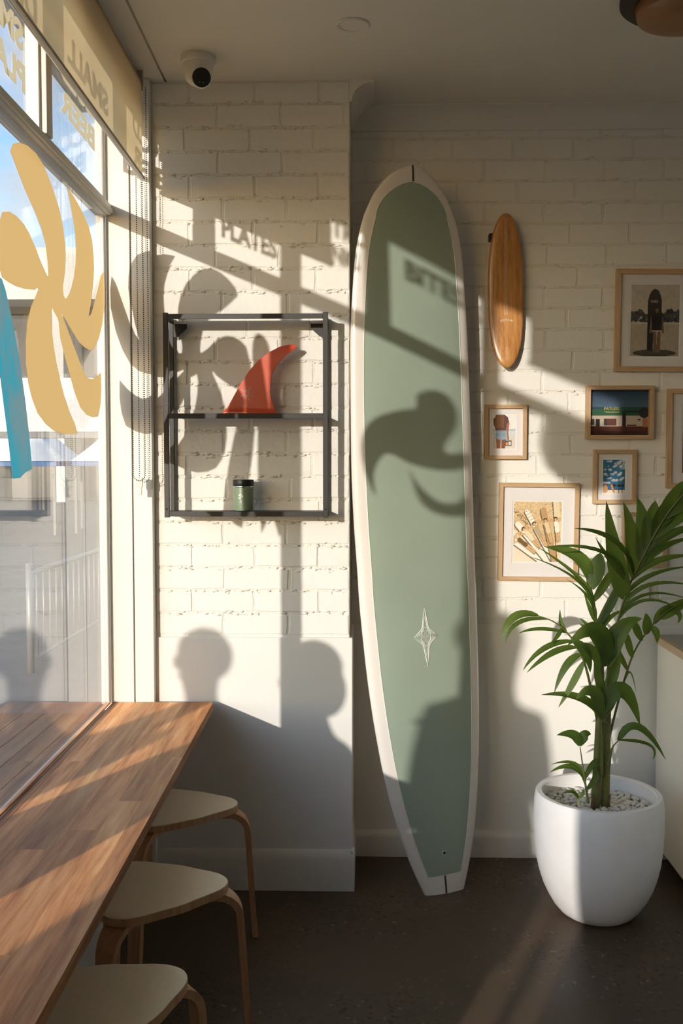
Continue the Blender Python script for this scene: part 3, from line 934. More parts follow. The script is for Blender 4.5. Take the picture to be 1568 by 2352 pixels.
# ------------------------------------------------------------------ stools
def make_stool():
    s = empty('stool')
    n = 72

    def rad(t, k=0.0):
        return 0.166 + 0.026 * math.cos(3 * t) + 0.006 * math.cos(6 * t) + k
    out = [(rad(2 * math.pi * i / n) * math.cos(2 * math.pi * i / n), rad(2 * math.pi * i / n) * math.sin(2 * math.pi * i / n)) for i in range(n)]
    MB().prism(out, 'z', 0.428, 0.4485, 0.002).build('seat', 'birch_ply', s, True, 40)
    o2 = [(x * 0.995, y * 0.995) for x, y in out]
    MB().prism(o2, 'z', 0.4475, 0.4505, 0.001).build('seat_top', 'seat_laminate', s, True, 40)
    for k in range(3):
        a = 2 * math.pi * k / 3
        path = [(0.045, 0.419), (0.100, 0.419), (0.150, 0.4185)]
        cx, cz, r = 0.163, 0.352, 0.066
        for i in range(0, 9):
            t = math.radians(96 - i * 11.2)
            path.append((cx + r * math.cos(t), cz + r * math.sin(t)))
        path += [(0.2365, 0.24), (0.2445, 0.11), (0.2525, 0.0)]
        th = 0.0095
        rings = []
        for i, (x, z) in enumerate(path):
            x0, z0 = path[max(i - 1, 0)]
            x1, z1 = path[min(i + 1, len(path) - 1)]
            d = Vector((x1 - x0, z1 - z0)).normalized()
            nx, nz = -d.y, d.x
            if i == len(path) - 1:
                nx, nz = 1.0, 0.0
            w = 0.030 if i < 6 else 0.030 - 0.009 * (i - 6) / (len(path) - 7)
            rings.append([(x + nx * th, -w, z + nz * th), (x + nx * th, w, z + nz * th), (x - nx * th, w, z - nz * th), (x - nx * th, -w, z - nz * th)])
        m_ = MB().loft(rings)
        bmesh.ops.rotate(m_.bm, verts=m_.bm.verts, cent=(0, 0, 0), matrix=Matrix.Rotation(a, 3, 'Z'))
        m_.build('leg', 'birch_ply', s, True, 40)
    return s


def copy_tree(o, parent=None):
    c = o.copy()
    COL.objects.link(c)
    c.parent = parent
    for ch in list(o.children):
        copy_tree(ch, c)
    return c


stool = make_stool()
stool_spots = [(-0.622, 3.195, 9, 'three legged cream topped stool under the bar nearest the brick pier'),
               (-0.567, 2.575, 12, 'three legged cream topped stool second from the brick pier, seat clear of the bar'),
               (-0.560, 2.02, 38, 'three legged cream topped stool third from the brick pier, mostly under the bar')]
for i, (x, y, a, lab) in enumerate(stool_spots):
    s = stool if i == 0 else copy_tree(stool)
    s.location = (x, y, 0)
    s.rotation_euler = (0, 0, math.radians(a))
    tag(s, lab, 'stool', 'stools along the window bar')

# ------------------------------------------------------------------ longboard leaning by the pier
def make_surfboard():
    tail, nose = Vector(BOARD_TAIL) + Vector((0.012, -0.02, 0)), Vector(BOARD_NOSE) + Vector((0.012, -0.02, 0))
    root = empty('surfboard', tail)
    tag(root, 'tall green and white longboard surfboard standing on its tail against the brick wall', 'surfboard')
    th = math.radians(22)
    ax = (nose - tail).normalized()
    Lb = (nose - tail).length
    n0 = Vector((math.sin(th), -math.cos(th), 0))
    nn = (n0 - ax * n0.dot(ax)).normalized()
    tt = ax.cross(nn)
    if tt.x < 0:
        tt = -tt
    hw = [(0.0, 0.079)] + [(q, w) for q, w in BOARD_HALF_WIDTH if 0.004 < q < 0.997] + [(1.0, 0.0)]
    qs = np.array([q for q, _ in hw])
    ws = np.array([w for _, w in hw])

    fq = np.linspace(0, 1, 801)
    fwid = np.interp(fq, qs, ws)
    ker = np.exp(-np.linspace(-2, 2, 41) ** 2)
    ker /= ker.sum()
    sm = np.convolve(np.pad(fwid, 20, mode='edge'), ker, mode='valid')
    mixw = np.clip((0.93 - fq) / 0.05, 0, 1) * np.clip(fq / 0.05, 0, 1)
    fwid = sm * mixw + fwid * (1 - mixw)
    QL = 0.985
    wl_end = float(np.interp(QL, fq, fwid))

    def half(q):
        if q > QL:
            return wl_end * max(0.0, (1 - q) / (1 - QL)) ** 0.55
        return float(np.interp(q, fq, fwid))

    def thick(q):
        return 0.35 + 0.65 * min(1.0, (4 * q * (1 - q)) ** 0.55)

    def centre(q):
        return ax * (q * Lb) - nn * (0.108 * 4 * q * (1 - q))

    def deck(q, t, lift=0.0):
        w = max(half(q), 1e-4)
        s = min(1.0, abs(t) / w)
        h = 0.040 * thick(q) * math.sqrt(max(0.0, 1 - s ** 2.6))
        return centre(q) + tt * t + nn * (h + lift)

    def hull(q, t):
        w = max(half(q), 1e-4)
        s = min(1.0, abs(t) / w)
        h = 0.034 * thick(q) * math.sqrt(max(0.0, 1 - s ** 4))
        return centre(q) + tt * t - nn * h
    qv = list(np.concatenate([np.linspace(0, 0.06, 5), np.linspace(0.08, 0.92, 52), np.linspace(0.93, 0.99, 16), [0.994, 0.997, 0.999, 0.9998]]))
    ts = [math.sin(math.pi / 2 * x) for x in np.linspace(-1, 1, 29)]
    rings = []
    for q in qv:
        w = half(q)
        ring = [deck(q, w * s) for s in ts] + [hull(q, w * s) for s in reversed(ts[1:-1])]
        rings.append(ring)
    mb = MB().loft(rings)
    mb.build('blank', 'board_white', root, True, 60)

    # green deck inlay following the rail at a constant margin
    q0, q1 = 0.026, 0.9775

    def inlay(q):
        m = 0.040 + 0.006 * math.sin(math.pi * q)
        if q > 0.93:
            f = (q - 0.93) / (q1 - 0.93)
            w0 = half(0.93) - m
            return w0 * max(0.0, 1 - f ** 1.75) ** 0.62
        return half(q) - m
    qi = list(np.linspace(q0, 0.93, 60)) + list(np.linspace(0.932, q1, 26))
    g = [[deck(q, inlay(q) * s, 0.0008) for s in np.linspace(-1, 1, 25)] for q in qi]
    MB().loft(g, closed=False).build('deck_inlay', 'board_green', root, True)
    pin = []
    edge = [(q, inlay(q)) for q in qi]
    loop = [(q, w) for q, w in edge] + [(q, -w) for q, w in reversed(edge)]
    path = [deck(q, w, 0.0012) for q, w in loop]
    path.append(path[0])
    MB().tube(path, 0.0013, 5).build('pinline', 'pinline_white', root, True)
    MB().tube([deck(q, 0, 0.0) for q in np.linspace(q1 + 0.0008, 0.9992, 10)], 0.0035, 6).build('stringer', 'stringer_dark', root, True)
    MB().tube([deck(q, 0, 0.0) for q in np.linspace(0.001, q0 - 0.001, 6)], 0.0032, 6).build('stringer', 'stringer_dark', root, True)
    # diamond emblem with two letters
    zc, cxl = 0.9335 / 2.637, 0.0

    def lg(a, b):
        return deck(zc + b / Lb, a, 0.0016)

    def star(sx, sz, r):
        pts = []
        for i in range(4):
            t0, t1 = (i * math.pi / 2), ((i + 1) * math.pi / 2)
            a = Vector((math.cos(t0) * sx, math.sin(t0) * sz))
            b = Vector((math.cos(t1) * sx, math.sin(t1) * sz))
            for k in range(8):
                f = k / 8
                c = a.lerp(b, f) * (1 - 0.42 * math.sin(math.pi * f))
                pts.append(lg(c.x, c.y))
        pts.append(pts[0])
        return MB().tube(pts, r, 5)
    em = star(0.046, 0.110, 0.0016).build('emblem', 'pinline_white', root, True)
    star(0.040, 0.099, 0.0009).build('emblem_line', 'pinline_white', em, True)
    star(0.034, 0.078, 0.0011).build('emblem_line', 'pinline_white', em, True)
    el = [lg(0.019 * math.cos(t), 0.034 * math.sin(t)) for t in np.linspace(0, 2 * math.pi, 33)]
    MB().tube(el, 0.0012, 5).build('emblem_line', 'pinline_white', em, True)
    me = text_mesh('BB', 0.07, bold=0.0002, depth=0.0003)
    xs = np.array([v.co[:] for v in me.vertices])
    w = xs[:, 0].max() - xs[:, 0].min()
    cx, cy = (xs[:, 0].max() + xs[:, 0].min()) / 2, (xs[:, 1].max() + xs[:, 1].min()) / 2
    for v in me.vertices:
        p = lg((v.co.x - cx) * 0.028 / w, (v.co.y - cy) * 1.0)
        v.co = p
    me.materials.append(MATS['pinline_white'])
    link('emblem_letters', me, em)
    # leash plug
    c = deck(0.0555, 0.004, 0.001)
    cup = MB()
    ring = [[c + (tt * math.cos(t) + ax * math.sin(t)) * r + nn * h for t in np.linspace(0, 2 * math.pi, 20, endpoint=False)] for r, h in ((0.0085, 0.0), (0.0085, 0.0015), (0.0055, 0.0015))]
    cup.loft(ring, cap=False)
    pl = cup.build('leash_plug', 'pinline_white', root, True)
    ring = [[c + (tt * math.cos(t) + ax * math.sin(t)) * r + nn * 0.0008 for t in np.linspace(0, 2 * math.pi, 16, endpoint=False)] for r in (0.0055, 0.0005)]
    MB().loft(ring).build('plug_cup', 'matte_black', pl)
    return root


make_surfboard()


# ------------------------------------------------------------------ black wall shelf
def make_shelf():
    x0, x1, z0, z1, yf, yb = -0.712, -0.138, 1.379, 2.092, 3.470, 3.590
    root = empty('wall_shelf', (x0, yb, z0))
    tag(root, 'black steel wall shelf with three tiers on the white brick pier', 'shelf')
    w, h, d = x1 - x0, z1 - z0, yb - yf
    for s, xa in ((0, 0.0), (1, w - 0.0175)):
        fr_ = MB().box(xa, xa + 0.0175, -d, -d + 0.016, 0, h, 0.0012).build('side_frame', 'black_steel', root)
        MB().box(xa, xa + 0.0155, -0.014, 0.0, 0, h - 0.004, 0.001).build('rear_post', 'black_steel', fr_)
        for zz in (0.006, h - 0.020):
            MB().box(xa + 0.001, xa + 0.015, -d + 0.016, -0.014, zz, zz + 0.014, 0.001).build('side_rail', 'black_steel', fr_)
    for za, zb in ((2.070, 2.087), (1.725, 1.743), (1.383, 1.401)):
        a, b = za - z0, zb - z0
        m_ = MB()
        m_.box(0.0178, w - 0.0178, -d, -d + 0.0025, a, b, 0.0006)
        m_.box(0.0178, w - 0.0178, -d + 0.0025, -0.016, b - 0.003, b - 0.0008)
        m_.build('shelf_tray', 'black_steel', root)
    for xa, sg in ((0.0178, 1), (w - 0.0178, -1)):
        tri = [(xa, 2.066 - z0), (xa + sg * 0.048, 2.066 - z0), (xa + sg * 0.048, 2.050 - z0), (xa + sg * 0.015, 2.020 - z0), (xa, 2.020 - z0)]
        MB().prism(tri, 'y', -0.018, -0.0145).build('gusset', 'black_steel', root)
    for xa in (0.008, w - 0.008):
        MB().sphere((xa, -d - 0.0005, 0.03), 0.003, 8, 6).build('screw', 'black_steel', root)


make_shelf()

# surfboard fin on the middle shelf
fx, fz, fy = -0.42, 1.7435, 3.53
fin = empty('surfboard_fin', (fx, fy, fz))
tag(fin, 'glossy red surfboard fin with a white sun drawing on the middle shelf', 'surfboard fin')
fo = [(x - fx, z - fz) for x, z in FIN]
m_ = MB().prism(fo, 'y', -0.0052, 0.0052, 0.0022)
bmesh.ops.triangulate(m_.bm, faces=[f for f in m_.bm.faces if len(f.verts) > 4])
m_.build('fin_blade', 'fin_red', fin, True, 30)
MB().box(-0.092, 0.1015, -0.0085, 0.0085, 0.0003, 0.0085, 0.003).build('fin_base', 'fin_red', fin, True, 40)
# the sun drawing
em_c = Vector((-0.427 - fx, -0.0058, 1.815 - fz))
sd = MB()
sd.tube([em_c + Vector((0.0085 * math.cos(t), 0, 0.0105 * math.sin(t))) for t in np.linspace(0, 2 * math.pi, 25)], 0.0007, 5)
sd.tube([em_c + Vector((0.0042 * math.cos(t), 0, 0.0045 * math.sin(t) - 0.001)) for t in np.linspace(math.pi * 1.1, math.pi * 1.9, 9)], 0.0006, 5)
for s in (-1, 1):
    sd.sphere(em_c + Vector((s * 0.0028, 0, 0.0034)), 0.0009, 6, 4)
for a in (12, 62, 95, 142, 205, 262, 292, 340):
    t = math.radians(a)
    d = Vector((math.cos(t), 0, math.sin(t)))
    p = Vector((-math.sin(t), 0, math.cos(t)))
    c0 = em_c + d * 0.0185
    sd.tube([c0 + d * 0.0068 * math.cos(q) + p * 0.0021 * math.sin(q) for q in np.linspace(0, 2 * math.pi, 13)], 0.00045, 4)
sd.build('sun_drawing', 'ink_white', fin, True)

# travel cup on the bottom shelf
cup = empty('travel_cup', (-0.441, 3.525, 1.4005))
tag(cup, 'green insulated travel cup with black lid on the bottom shelf', 'cup')
MB().lathe([(0.030, 0.0005), (0.0345, 0.002), (0.035, 0.006), (0.035, 0.082), (0.034, 0.086)], 40).build('cup_body', 'mug_green', cup, True, 40)
MB().lathe([(0.0352, 0.084), (0.0355, 0.085), (0.0355, 0.088), (0.0352, 0.089)], 40).build('steel_rim', 'steel_bright', cup, True, 40)
MB().lathe([(0.0362, 0.0885), (0.0372, 0.090), (0.0372, 0.108), (0.036, 0.1105), (0.028, 0.1105), (0.027, 0.108)], 40).build('lid', 'matte_black', cup, True, 40)
eb = MB()


def cup_pt(a, z):
    return (0.0354 * math.sin(a), -0.0354 * math.cos(a), z)


for a0, z0_, r0 in ((-0.22, 0.056, 0.0045), (-0.30, 0.046, 0.0032), (-0.10, 0.059, 0.0035), (-0.13, 0.049, 0.0035), (0.05, 0.053, 0.0032)):
    eb.sphere(cup_pt(a0, z0_), r0, 10, 6, (1, 0.25, 1))
eb.tube([cup_pt(-0.20, 0.028), cup_pt(-0.14, 0.036), cup_pt(-0.16, 0.046)], 0.0018, 6)
eb.tube([cup_pt(-0.02, 0.028), cup_pt(-0.04, 0.034)], 0.0015, 6)
eb.build('palm_emblem', 'ink_white', cup, True)


# ------------------------------------------------------------------ prints: small painted grids
class Canvas:
    def __init__(self, w, h, bg):
        self.w, self.h = w, h
        self.a = np.zeros((h, w, 3))
        self.a[:] = bg
        yy, xx = np.mgrid[0:h, 0:w]
        self.x, self.y = (xx + 0.5) / w, (yy + 0.5) / h      # y runs upwards
        self.r = np.random.default_rng(w * 31 + h)

    def put(self, mask, c, k=1.0):
        self.a[mask] = self.a[mask] * (1 - k) + np.array(c) * k
        return self

    def rect(self, x0, y0, x1, y1, c, k=1.0):
        return self.put((self.x >= x0) & (self.x <= x1) & (self.y >= y0) & (self.y <= y1), c, k)

    def oval(self, cx, cy, rx, ry, c, rot=0.0, k=1.0):
        co, si = math.cos(rot), math.sin(rot)
        dx, dy = self.x - cx, (self.y - cy) * self.h / self.w
        u, v = dx * co + dy * si, -dx * si + dy * co
        return self.put((u / rx) ** 2 + (v / (ry * self.h / self.w)) ** 2 <= 1, c, k)

    def poly(self, pts, c, k=1.0):
        inside = np.zeros(self.x.shape, bool)
        n_ = len(pts)
        for i in range(n_):
            (xa, ya), (xb, yb) = pts[i], pts[(i + 1) % n_]
            cond = ((ya > self.y) != (yb > self.y))
            with np.errstate(divide='ignore', invalid='ignore'):
                xi = (xb - xa) * (self.y - ya) / ((yb - ya) if yb != ya else 1e-9) + xa
            inside ^= cond & (self.x < xi)
        return self.put(inside, c, k)

    def line(self, p, q, wd, c, k=1.0):
        asp = self.h / self.w
        ax_, ay_ = p[0], p[1] * asp
        bx_, by_ = q[0], q[1] * asp
        px, py = self.x, self.y * asp
        L2 = (bx_ - ax_) ** 2 + (by_ - ay_) ** 2 + 1e-12
        t = np.clip(((px - ax_) * (bx_ - ax_) + (py - ay_) * (by_ - ay_)) / L2, 0, 1)
        d = np.hypot(px - ax_ - t * (bx_ - ax_), py - ay_ - t * (by_ - ay_))
        return self.put(d <= wd, c, k)

    def grain(self, s, blotch=0):
        g = self.r.normal(0, 1, (self.h, self.w))
        if blotch:
            hh, ww = self.h // blotch + 2, self.w // blotch + 2
            b = self.r.normal(0, 1, (hh, ww))
            iy, ix = np.linspace(0, hh - 1.001, self.h), np.linspace(0, ww - 1.001, self.w)
            y0, x0 = iy.astype(int), ix.astype(int)
            fy_, fx_ = (iy - y0)[:, None], (ix - x0)[None]
            g = (b[y0][:, x0] * (1 - fy_) + b[y0 + 1][:, x0] * fy_) * (1 - fx_) + (b[y0][:, x0 + 1] * (1 - fy_) + b[y0 + 1][:, x0 + 1] * fy_) * fx_
        self.a = np.clip(self.a * (1 + s * g[..., None]), 0, 1)
        return self


def print_material():
    m, N, L, P = new_mat('photo_print')
    at = N.new('ShaderNodeAttribute')
    at.attribute_name = 'ink'
    L.new(at.outputs['Color'], P.inputs['Base Color'])
    P.inputs['Roughness'].default_value = 0.6


print_material()


def print_object(cv, x0, x1, z0, z1, y, parent, name='print'):
    w, h = cv.w, cv.h
    xs, zs = np.linspace(x0, x1, w + 1), np.linspace(z0, z1, h + 1)
    X, Z = np.meshgrid(xs, zs)
    verts = np.stack([X, np.full_like(X, y), Z], -1).reshape(-1, 3)
    i, j = np.meshgrid(np.arange(w), np.arange(h))
    a = (j * (w + 1) + i).ravel()
    faces = np.stack([a, a + 1, a + w + 2, a + w + 1], -1)
    me = bpy.data.meshes.new(name)
    me.from_pydata(verts.tolist(), [], faces.tolist())
    at = me.color_attributes.new('ink', 'FLOAT_COLOR', 'CORNER')
    col = np.ones((w * h, 4))
    col[:, :3] = cv.a.reshape(-1, 3)
    at.data.foreach_set('color', np.repeat(col, 4, axis=0).astype(np.float32).ravel())
    me.materials.append(MATS['photo_print'])
    return link(name, me, parent)


def lin(*c):
    return tuple(((v / 255) / 12.92 if v <= 10 else ((v / 255 + 0.055) / 1.055) ** 2.4) for v in c)


def pic_walker():
    c = Canvas(72, 110, lin(240, 238, 233))
    c.rect(0, 0, 1, 0.34, lin(226, 216, 202)).rect(0, 0.34, 1, 0.55, lin(216, 220, 220)).rect(0, 0.53, 1, 0.57, lin(176, 196, 206))
    c.grain(0.03, 3)
    leg_ = lin(150, 92, 64)
    c.poly([(0.16, 0.0), (0.33, 0.0), (0.35, 0.30), (0.13, 0.32)], leg_).poly([(0.38, 0.0), (0.54, 0.0), (0.58, 0.30), (0.37, 0.30)], lin(138, 82, 58))
    c.poly([(0.10, 0.29), (0.35, 0.25), (0.62, 0.27), (0.58, 0.56), (0.13, 0.56)], lin(150, 168, 184)).rect(0.14, 0.505, 0.57, 0.53, lin(112, 132, 152))
    c.line((0.35, 0.26), (0.35, 0.52), 0.006, lin(110, 128, 148)).rect(0.17, 0.36, 0.30, 0.45, lin(132, 152, 172)).rect(0.41, 0.36, 0.54, 0.45, lin(132, 152, 172))
    c.poly([(0.12, 0.54), (0.59, 0.54), (0.62, 0.70), (0.74, 0.72), (0.66, 0.92), (0.50, 1.0), (0.18, 1.0), (0.0, 0.86), (0.02, 0.70)], lin(98, 60, 56))
    c.line((0.68, 0.74), (0.64, 0.50), 0.048, lin(172, 108, 78)).line((0.64, 0.50), (0.68, 0.27), 0.040, lin(172, 108, 78))
    c.poly([(0.08, 0.64), (0.20, 0.58), (0.34, 0.62), (0.46, 0.60), (0.50, 0.80), (0.46, 1.0), (0.12, 1.0), (0.04, 0.82)], lin(116, 76, 50))
    for i in range(26):
        x = 0.07 + 0.016 * i
        k_ = c.r.uniform(0.6, 1.35)
        c.line((0.12 + 0.013 * i, 1.0), (x, 0.60 + c.r.uniform(0, 0.08)), 0.007, lin(int(126 * k_), int(86 * k_), int(56 * k_)))
    c.rect(0.54, 0.07, 0.84, 0.24, lin(72, 84, 96)).rect(0.57, 0.09, 0.67, 0.18, lin(226, 150, 76)).rect(0.70, 0.10, 0.81, 0.20, lin(226, 220, 208)).line((0.56, 0.24), (0.69, 0.30), 0.006, lin(60, 60, 64))
    return c


def pic_sunbathers():
    c = Canvas(132, 167, lin(222, 192, 146))
    c.grain(0.12, 3).grain(0.10)
    sand = lin(246, 232, 208)
    c.poly([(0, 0), (1, 0), (1, 0.33), (0.6, 0.26), (0.25, 0.36), (0, 0.55)], sand, 0.85)
    dark, pale, skin_, edge_ = lin(70, 46, 28), lin(248, 240, 224), lin(226, 184, 134), lin(150, 108, 68)
    for k in range(90):
        x = c.r.uniform(0.0, 0.30)
        c.oval(x, 0.86 - x * 0.75 + c.r.uniform(-0.05, 0.05), 0.010, 0.006, dark, 0, 0.75)
    boards = [((-0.02, 0.36), (0.62, 0.0), 0.060, pale), ((0.09, 0.62), (0.74, 0.0), 0.062, pale), ((0.28, 0.83), (0.86, 0.0), 0.052, pale), ((0.62, 0.86), (0.88, 0.0), 0.062, lin(196, 156, 106)), ((0.88, 1.02), (1.0, 0.0), 0.064, lin(236, 214, 178))]
    for p, q, wd, col in boards:
        c.line((p[0] - 0.016, p[1] - 0.012), (q[0] - 0.016, q[1] - 0.012), wd + 0.004, dark, 0.85)
        c.line(p, q, wd, col)
    for i in range(9):
        f = i / 9
        x, y = 0.28 + 0.30 * f, 0.83 - 0.42 * f
        c.line((x - 0.045, y - 0.005), (x + 0.045, y + 0.04), 0.004, edge_)
    sun_ = [((0.06, 0.405), (0.46, 0.16), lin(122, 88, 48), lin(206, 180, 138)), ((0.22, 0.535), (0.56, 0.24), lin(244, 222, 192), dark), ((0.44, 0.625), (0.69, 0.28), lin(190, 168, 128), dark), ((0.67, 0.685), (0.80, 0.33), lin(232, 208, 170), dark), ((0.88, 0.705), (0.95, 0.345), lin(250, 242, 228), dark)]
    for p, q, suit, hair in sun_:
        P_, Q_ = np.array(p), np.array(q)
        d = Q_ - P_
        nrm = np.array([-d[1], d[0]]) / np.hypot(*d)
        at = lambda f, s=0.0: tuple(P_ + d * f + nrm * s)
        c.line(at(0.15, -0.035), at(1.0, -0.03), 0.024, dark, 0.55)
        for s in (-1, 1):
            c.line(at(0.13, s * 0.035), at(0.02, s * 0.105), 0.018, edge_)
            c.line(at(0.02, s * 0.105), at(-0.07, s * 0.035), 0.016, edge_)
            c.line(at(0.13, s * 0.035), at(0.02, s * 0.105), 0.013, skin_)
            c.line(at(0.02, s * 0.105), at(-0.07, s * 0.035), 0.012, skin_)
            c.line(at(0.50, s * 0.024), at(0.99, s * 0.016), 0.023, edge_)
            c.line(at(0.50, s * 0.024), at(0.99, s * 0.016), 0.017, skin_)
        c.line(at(0.10), at(0.16), 0.030, skin_)
        c.line(at(0.17), at(0.26), 0.047, suit)
        c.line(at(0.26), at(0.38), 0.036, suit)
        c.line(at(0.38), at(0.50), 0.046, suit)
        c.oval(*at(-0.04), 0.042, 0.034, hair)
        c.oval(*at(-0.01), 0.025, 0.022, skin_)
    c.grain(0.04)
    return c


def pic_beach_portrait():
    c = Canvas(84, 124, lin(196, 184, 168))
    c.rect(0, 0, 1, 0.46, lin(176, 164, 146))
    for k in range(150):
        x = c.r.uniform(0, 1)
        hh = 0.60 + 0.08 * math.sin(x * 9) * (abs(x - 0.5) + 0.2)
        c.oval(x, c.r.uniform(0.47, hh), c.r.uniform(0.02, 0.06), c.r.uniform(0.015, 0.04), lin(*(int(c.r.uniform(38, 92)),) * 3), 0, 0.9)
    c.rect(0, 0.44, 1, 0.475, lin(196, 186, 168))
    c.grain(0.06, 5).grain(0.04)
    blk = lin(28, 24, 20)
    c.oval(0.5, 0.045, 0.45, 0.05, blk, 0, 0.85)
    c.oval(0.49, 0.72, 0.145, 0.22, lin(58, 48, 40)).rect(0.345, 0.08, 0.46, 0.72, blk).rect(0.345, 0.55, 0.63, 0.73, lin(44, 36, 30))
    sk = lin(120, 92, 70)
    for s in (-1, 1):
        c.line((0.54 + s * 0.05, 0.36), (0.55 + s * 0.035, 0.07), 0.035, sk)
        c.line((0.54 + s * 0.10, 0.55), (0.54 + s * 0.13, 0.34), 0.025, sk)
    c.poly([(0.44, 0.35), (0.64, 0.35), (0.65, 0.58), (0.58, 0.60), (0.50, 0.60), (0.43, 0.58)], blk)
    c.rect(0.445, 0.345, 0.64, 0.36, lin(190, 176, 158))
    c.oval(0.54, 0.645, 0.036, 0.042, sk).oval(0.54, 0.68, 0.034, 0.014, blk)
    return c


def pic_shop():
    c = Canvas(132, 106, lin(28, 52, 84))
    for i in range(20):
        f = i / 20
        c.rect(0, 0.62 + 0.38 * f, 1, 1, tuple(a * (1 - f) + b * f for a, b in zip(lin(74, 98, 122), lin(26, 48, 80))))
    c.rect(0, 0, 1, 0.22, lin(92, 42, 26)).rect(0, 0, 1, 0.09, lin(60, 26, 18))
    c.rect(0.0, 0.20, 1, 0.44, lin(196, 178, 160)).poly([(0, 0.43), (1, 0.43), (1, 0.62), (0.3, 0.60), (0, 0.57)], lin(34, 88, 58))
    c.rect(0.56, 0.20, 0.62, 0.55, lin(26, 34, 30)).rect(0.58, 0.50, 0.86, 0.55, lin(26, 40, 32))
    c.rect(0.02, 0.24, 0.09, 0.36, lin(60, 56, 44)).rect(0.11, 0.20, 0.18, 0.36, lin(24, 24, 26)).rect(0.25, 0.22, 0.46, 0.37, lin(96, 52, 42)).rect(0.25, 0.22, 0.30, 0.37, lin(54, 46, 44))
    c.rect(0.82, 0.33, 0.87, 0.36, lin(40, 36, 34)).oval(0.93, 0.50, 0.09, 0.12, lin(34, 28, 22)).rect(0.90, 0.18, 0.99, 0.38, lin(170, 112, 84))
    c.rect(0.64, 0.21, 0.80, 0.24, lin(110, 60, 44)).line((0.52, 0.61), (0.52, 0.66), 0.002, lin(40, 50, 60)).line((0.48, 0.66), (0.55, 0.655), 0.003, lin(40, 50, 60))
    c.grain(0.05)
    return c


def pic_palms():
    c = Canvas(66, 102, lin(52, 112, 150))
    for k in range(46):
        x, y = c.r.uniform(0, 1), c.r.uniform(0.38, 0.97)
        s = c.r.uniform(0.03, 0.10)
        c.oval(x, y, s, s * 0.45, lin(214, 220, 222), 0.3, 0.55).oval(x + 0.02, y + 0.012, s * 0.6, s * 0.3, lin(240, 242, 240), 0.3, 0.5)
    c.rect(0, 0, 1, 0.10, lin(240, 228, 210))
    for x in (0.52, 0.73, 0.88):
        c.line((x, 0.0), (x, 0.22), 0.014, lin(60, 46, 40))
        for k in range(26):
            a = c.r.uniform(0, 6.28)
            c.line((x, 0.24), (x + 0.085 * math.cos(a), 0.235 + 0.05 * math.sin(a)), 0.010, lin(46, 34, 28), 0.9)
    c.rect(0.0, 0.28, 0.34, 0.345, lin(232, 232, 228)).rect(0.04, 0.305, 0.28, 0.318, lin(60, 120, 160))
    c.oval(0.12, 0.18, 0.10, 0.075, lin(216, 158, 104)).oval(0.10, 0.11, 0.13, 0.10, lin(222, 168, 122)).line((0.40, 0.24), (0.48, 0.06), 0.045, lin(222, 140, 96))
    return c


def pic_red_dunes():
    c = Canvas(60, 84, lin(150, 84, 58))
    c.rect(0, 0.6, 1, 1, lin(196, 150, 120)).poly([(0, 0.5), (0.4, 0.66), (1, 0.52), (1, 0), (0, 0)], lin(112, 44, 34)).grain(0.12, 4)
    return c


def pic_night():
    c = Canvas(50, 64, lin(24, 20, 20))
    c.rect(0, 0.45, 1, 0.62, lin(206, 104, 44)).rect(0, 0.62, 1, 1, lin(90, 60, 60)).oval(0.4, 0.50, 0.3, 0.07, lin(240, 160, 80)).grain(0.1, 4)
    return c


def picture(label, x0, x1, z0, z1, fw, prect, canvas, depth=0.022, tilt=0.0):
    root = empty('picture_frame', ((x0 + x1) / 2, YB - 0.003, z0))
    tag(root, label, 'picture')
    root.rotation_euler = (0, tilt, 0)
    cx = (x0 + x1) / 2
    hw_, h = (x1 - x0) / 2, z1 - z0
    for s in (-1, 1):
        poly = [(s * hw_, 0), (s * hw_, h), (s * (hw_ - fw), h - fw), (s * (hw_ - fw), fw)]
        MB().prism(poly, 'y', -depth, 0.0, 0.0008).build('frame_side', 'oak_frame', root)
    for zz, q in ((0, 1), (h, -1)):
        poly = [(-hw_, zz), (hw_, zz), (hw_ - fw, zz + q * fw), (-hw_ + fw, zz + q * fw)]
        MB().prism(poly, 'y', -depth, 0.0, 0.0008).build('frame_rail', 'oak_frame_across', root)
    px0, px1, pz0, pz1 = prect[0] - cx, prect[1] - cx, prect[2] - z0, prect[3] - z0
    full = (px0 <= -hw_ + fw + 0.003)
    if not full:
        yb_, ym = -0.006, -0.0085
        b = 0.006
        for (a0, a1, c0, c1) in ((-hw_ + fw, px0 - b, fw, h - fw), (px1 + b, hw_ - fw, fw, h - fw), (px0 - b, px1 + b, fw, pz0 - b), (px0 - b, px1 + b, pz1 + b, h - fw)):
            MB().box(a0, a1, ym, yb_, c0, c1).build('mat_board', 'mat_card', root)
        MB().box(px0 - b, px1 + b, -0.0055, -0.0045, pz0 - b, pz1 + b).build('backing_card', 'card_white', root)
        print_object(canvas, px0, px1, pz0, pz1, -0.0060, root)
    else:
        print_object(canvas, px0, px1, pz0, pz1, -0.006, root)
    MB().box(-hw_ + fw * 0.8, hw_ - fw * 0.8, -depth * 0.62 - 0.001, -depth * 0.62 + 0.001, fw * 0.8, h - fw * 0.8).build('glazing', 'picture_glass', root)
    return root


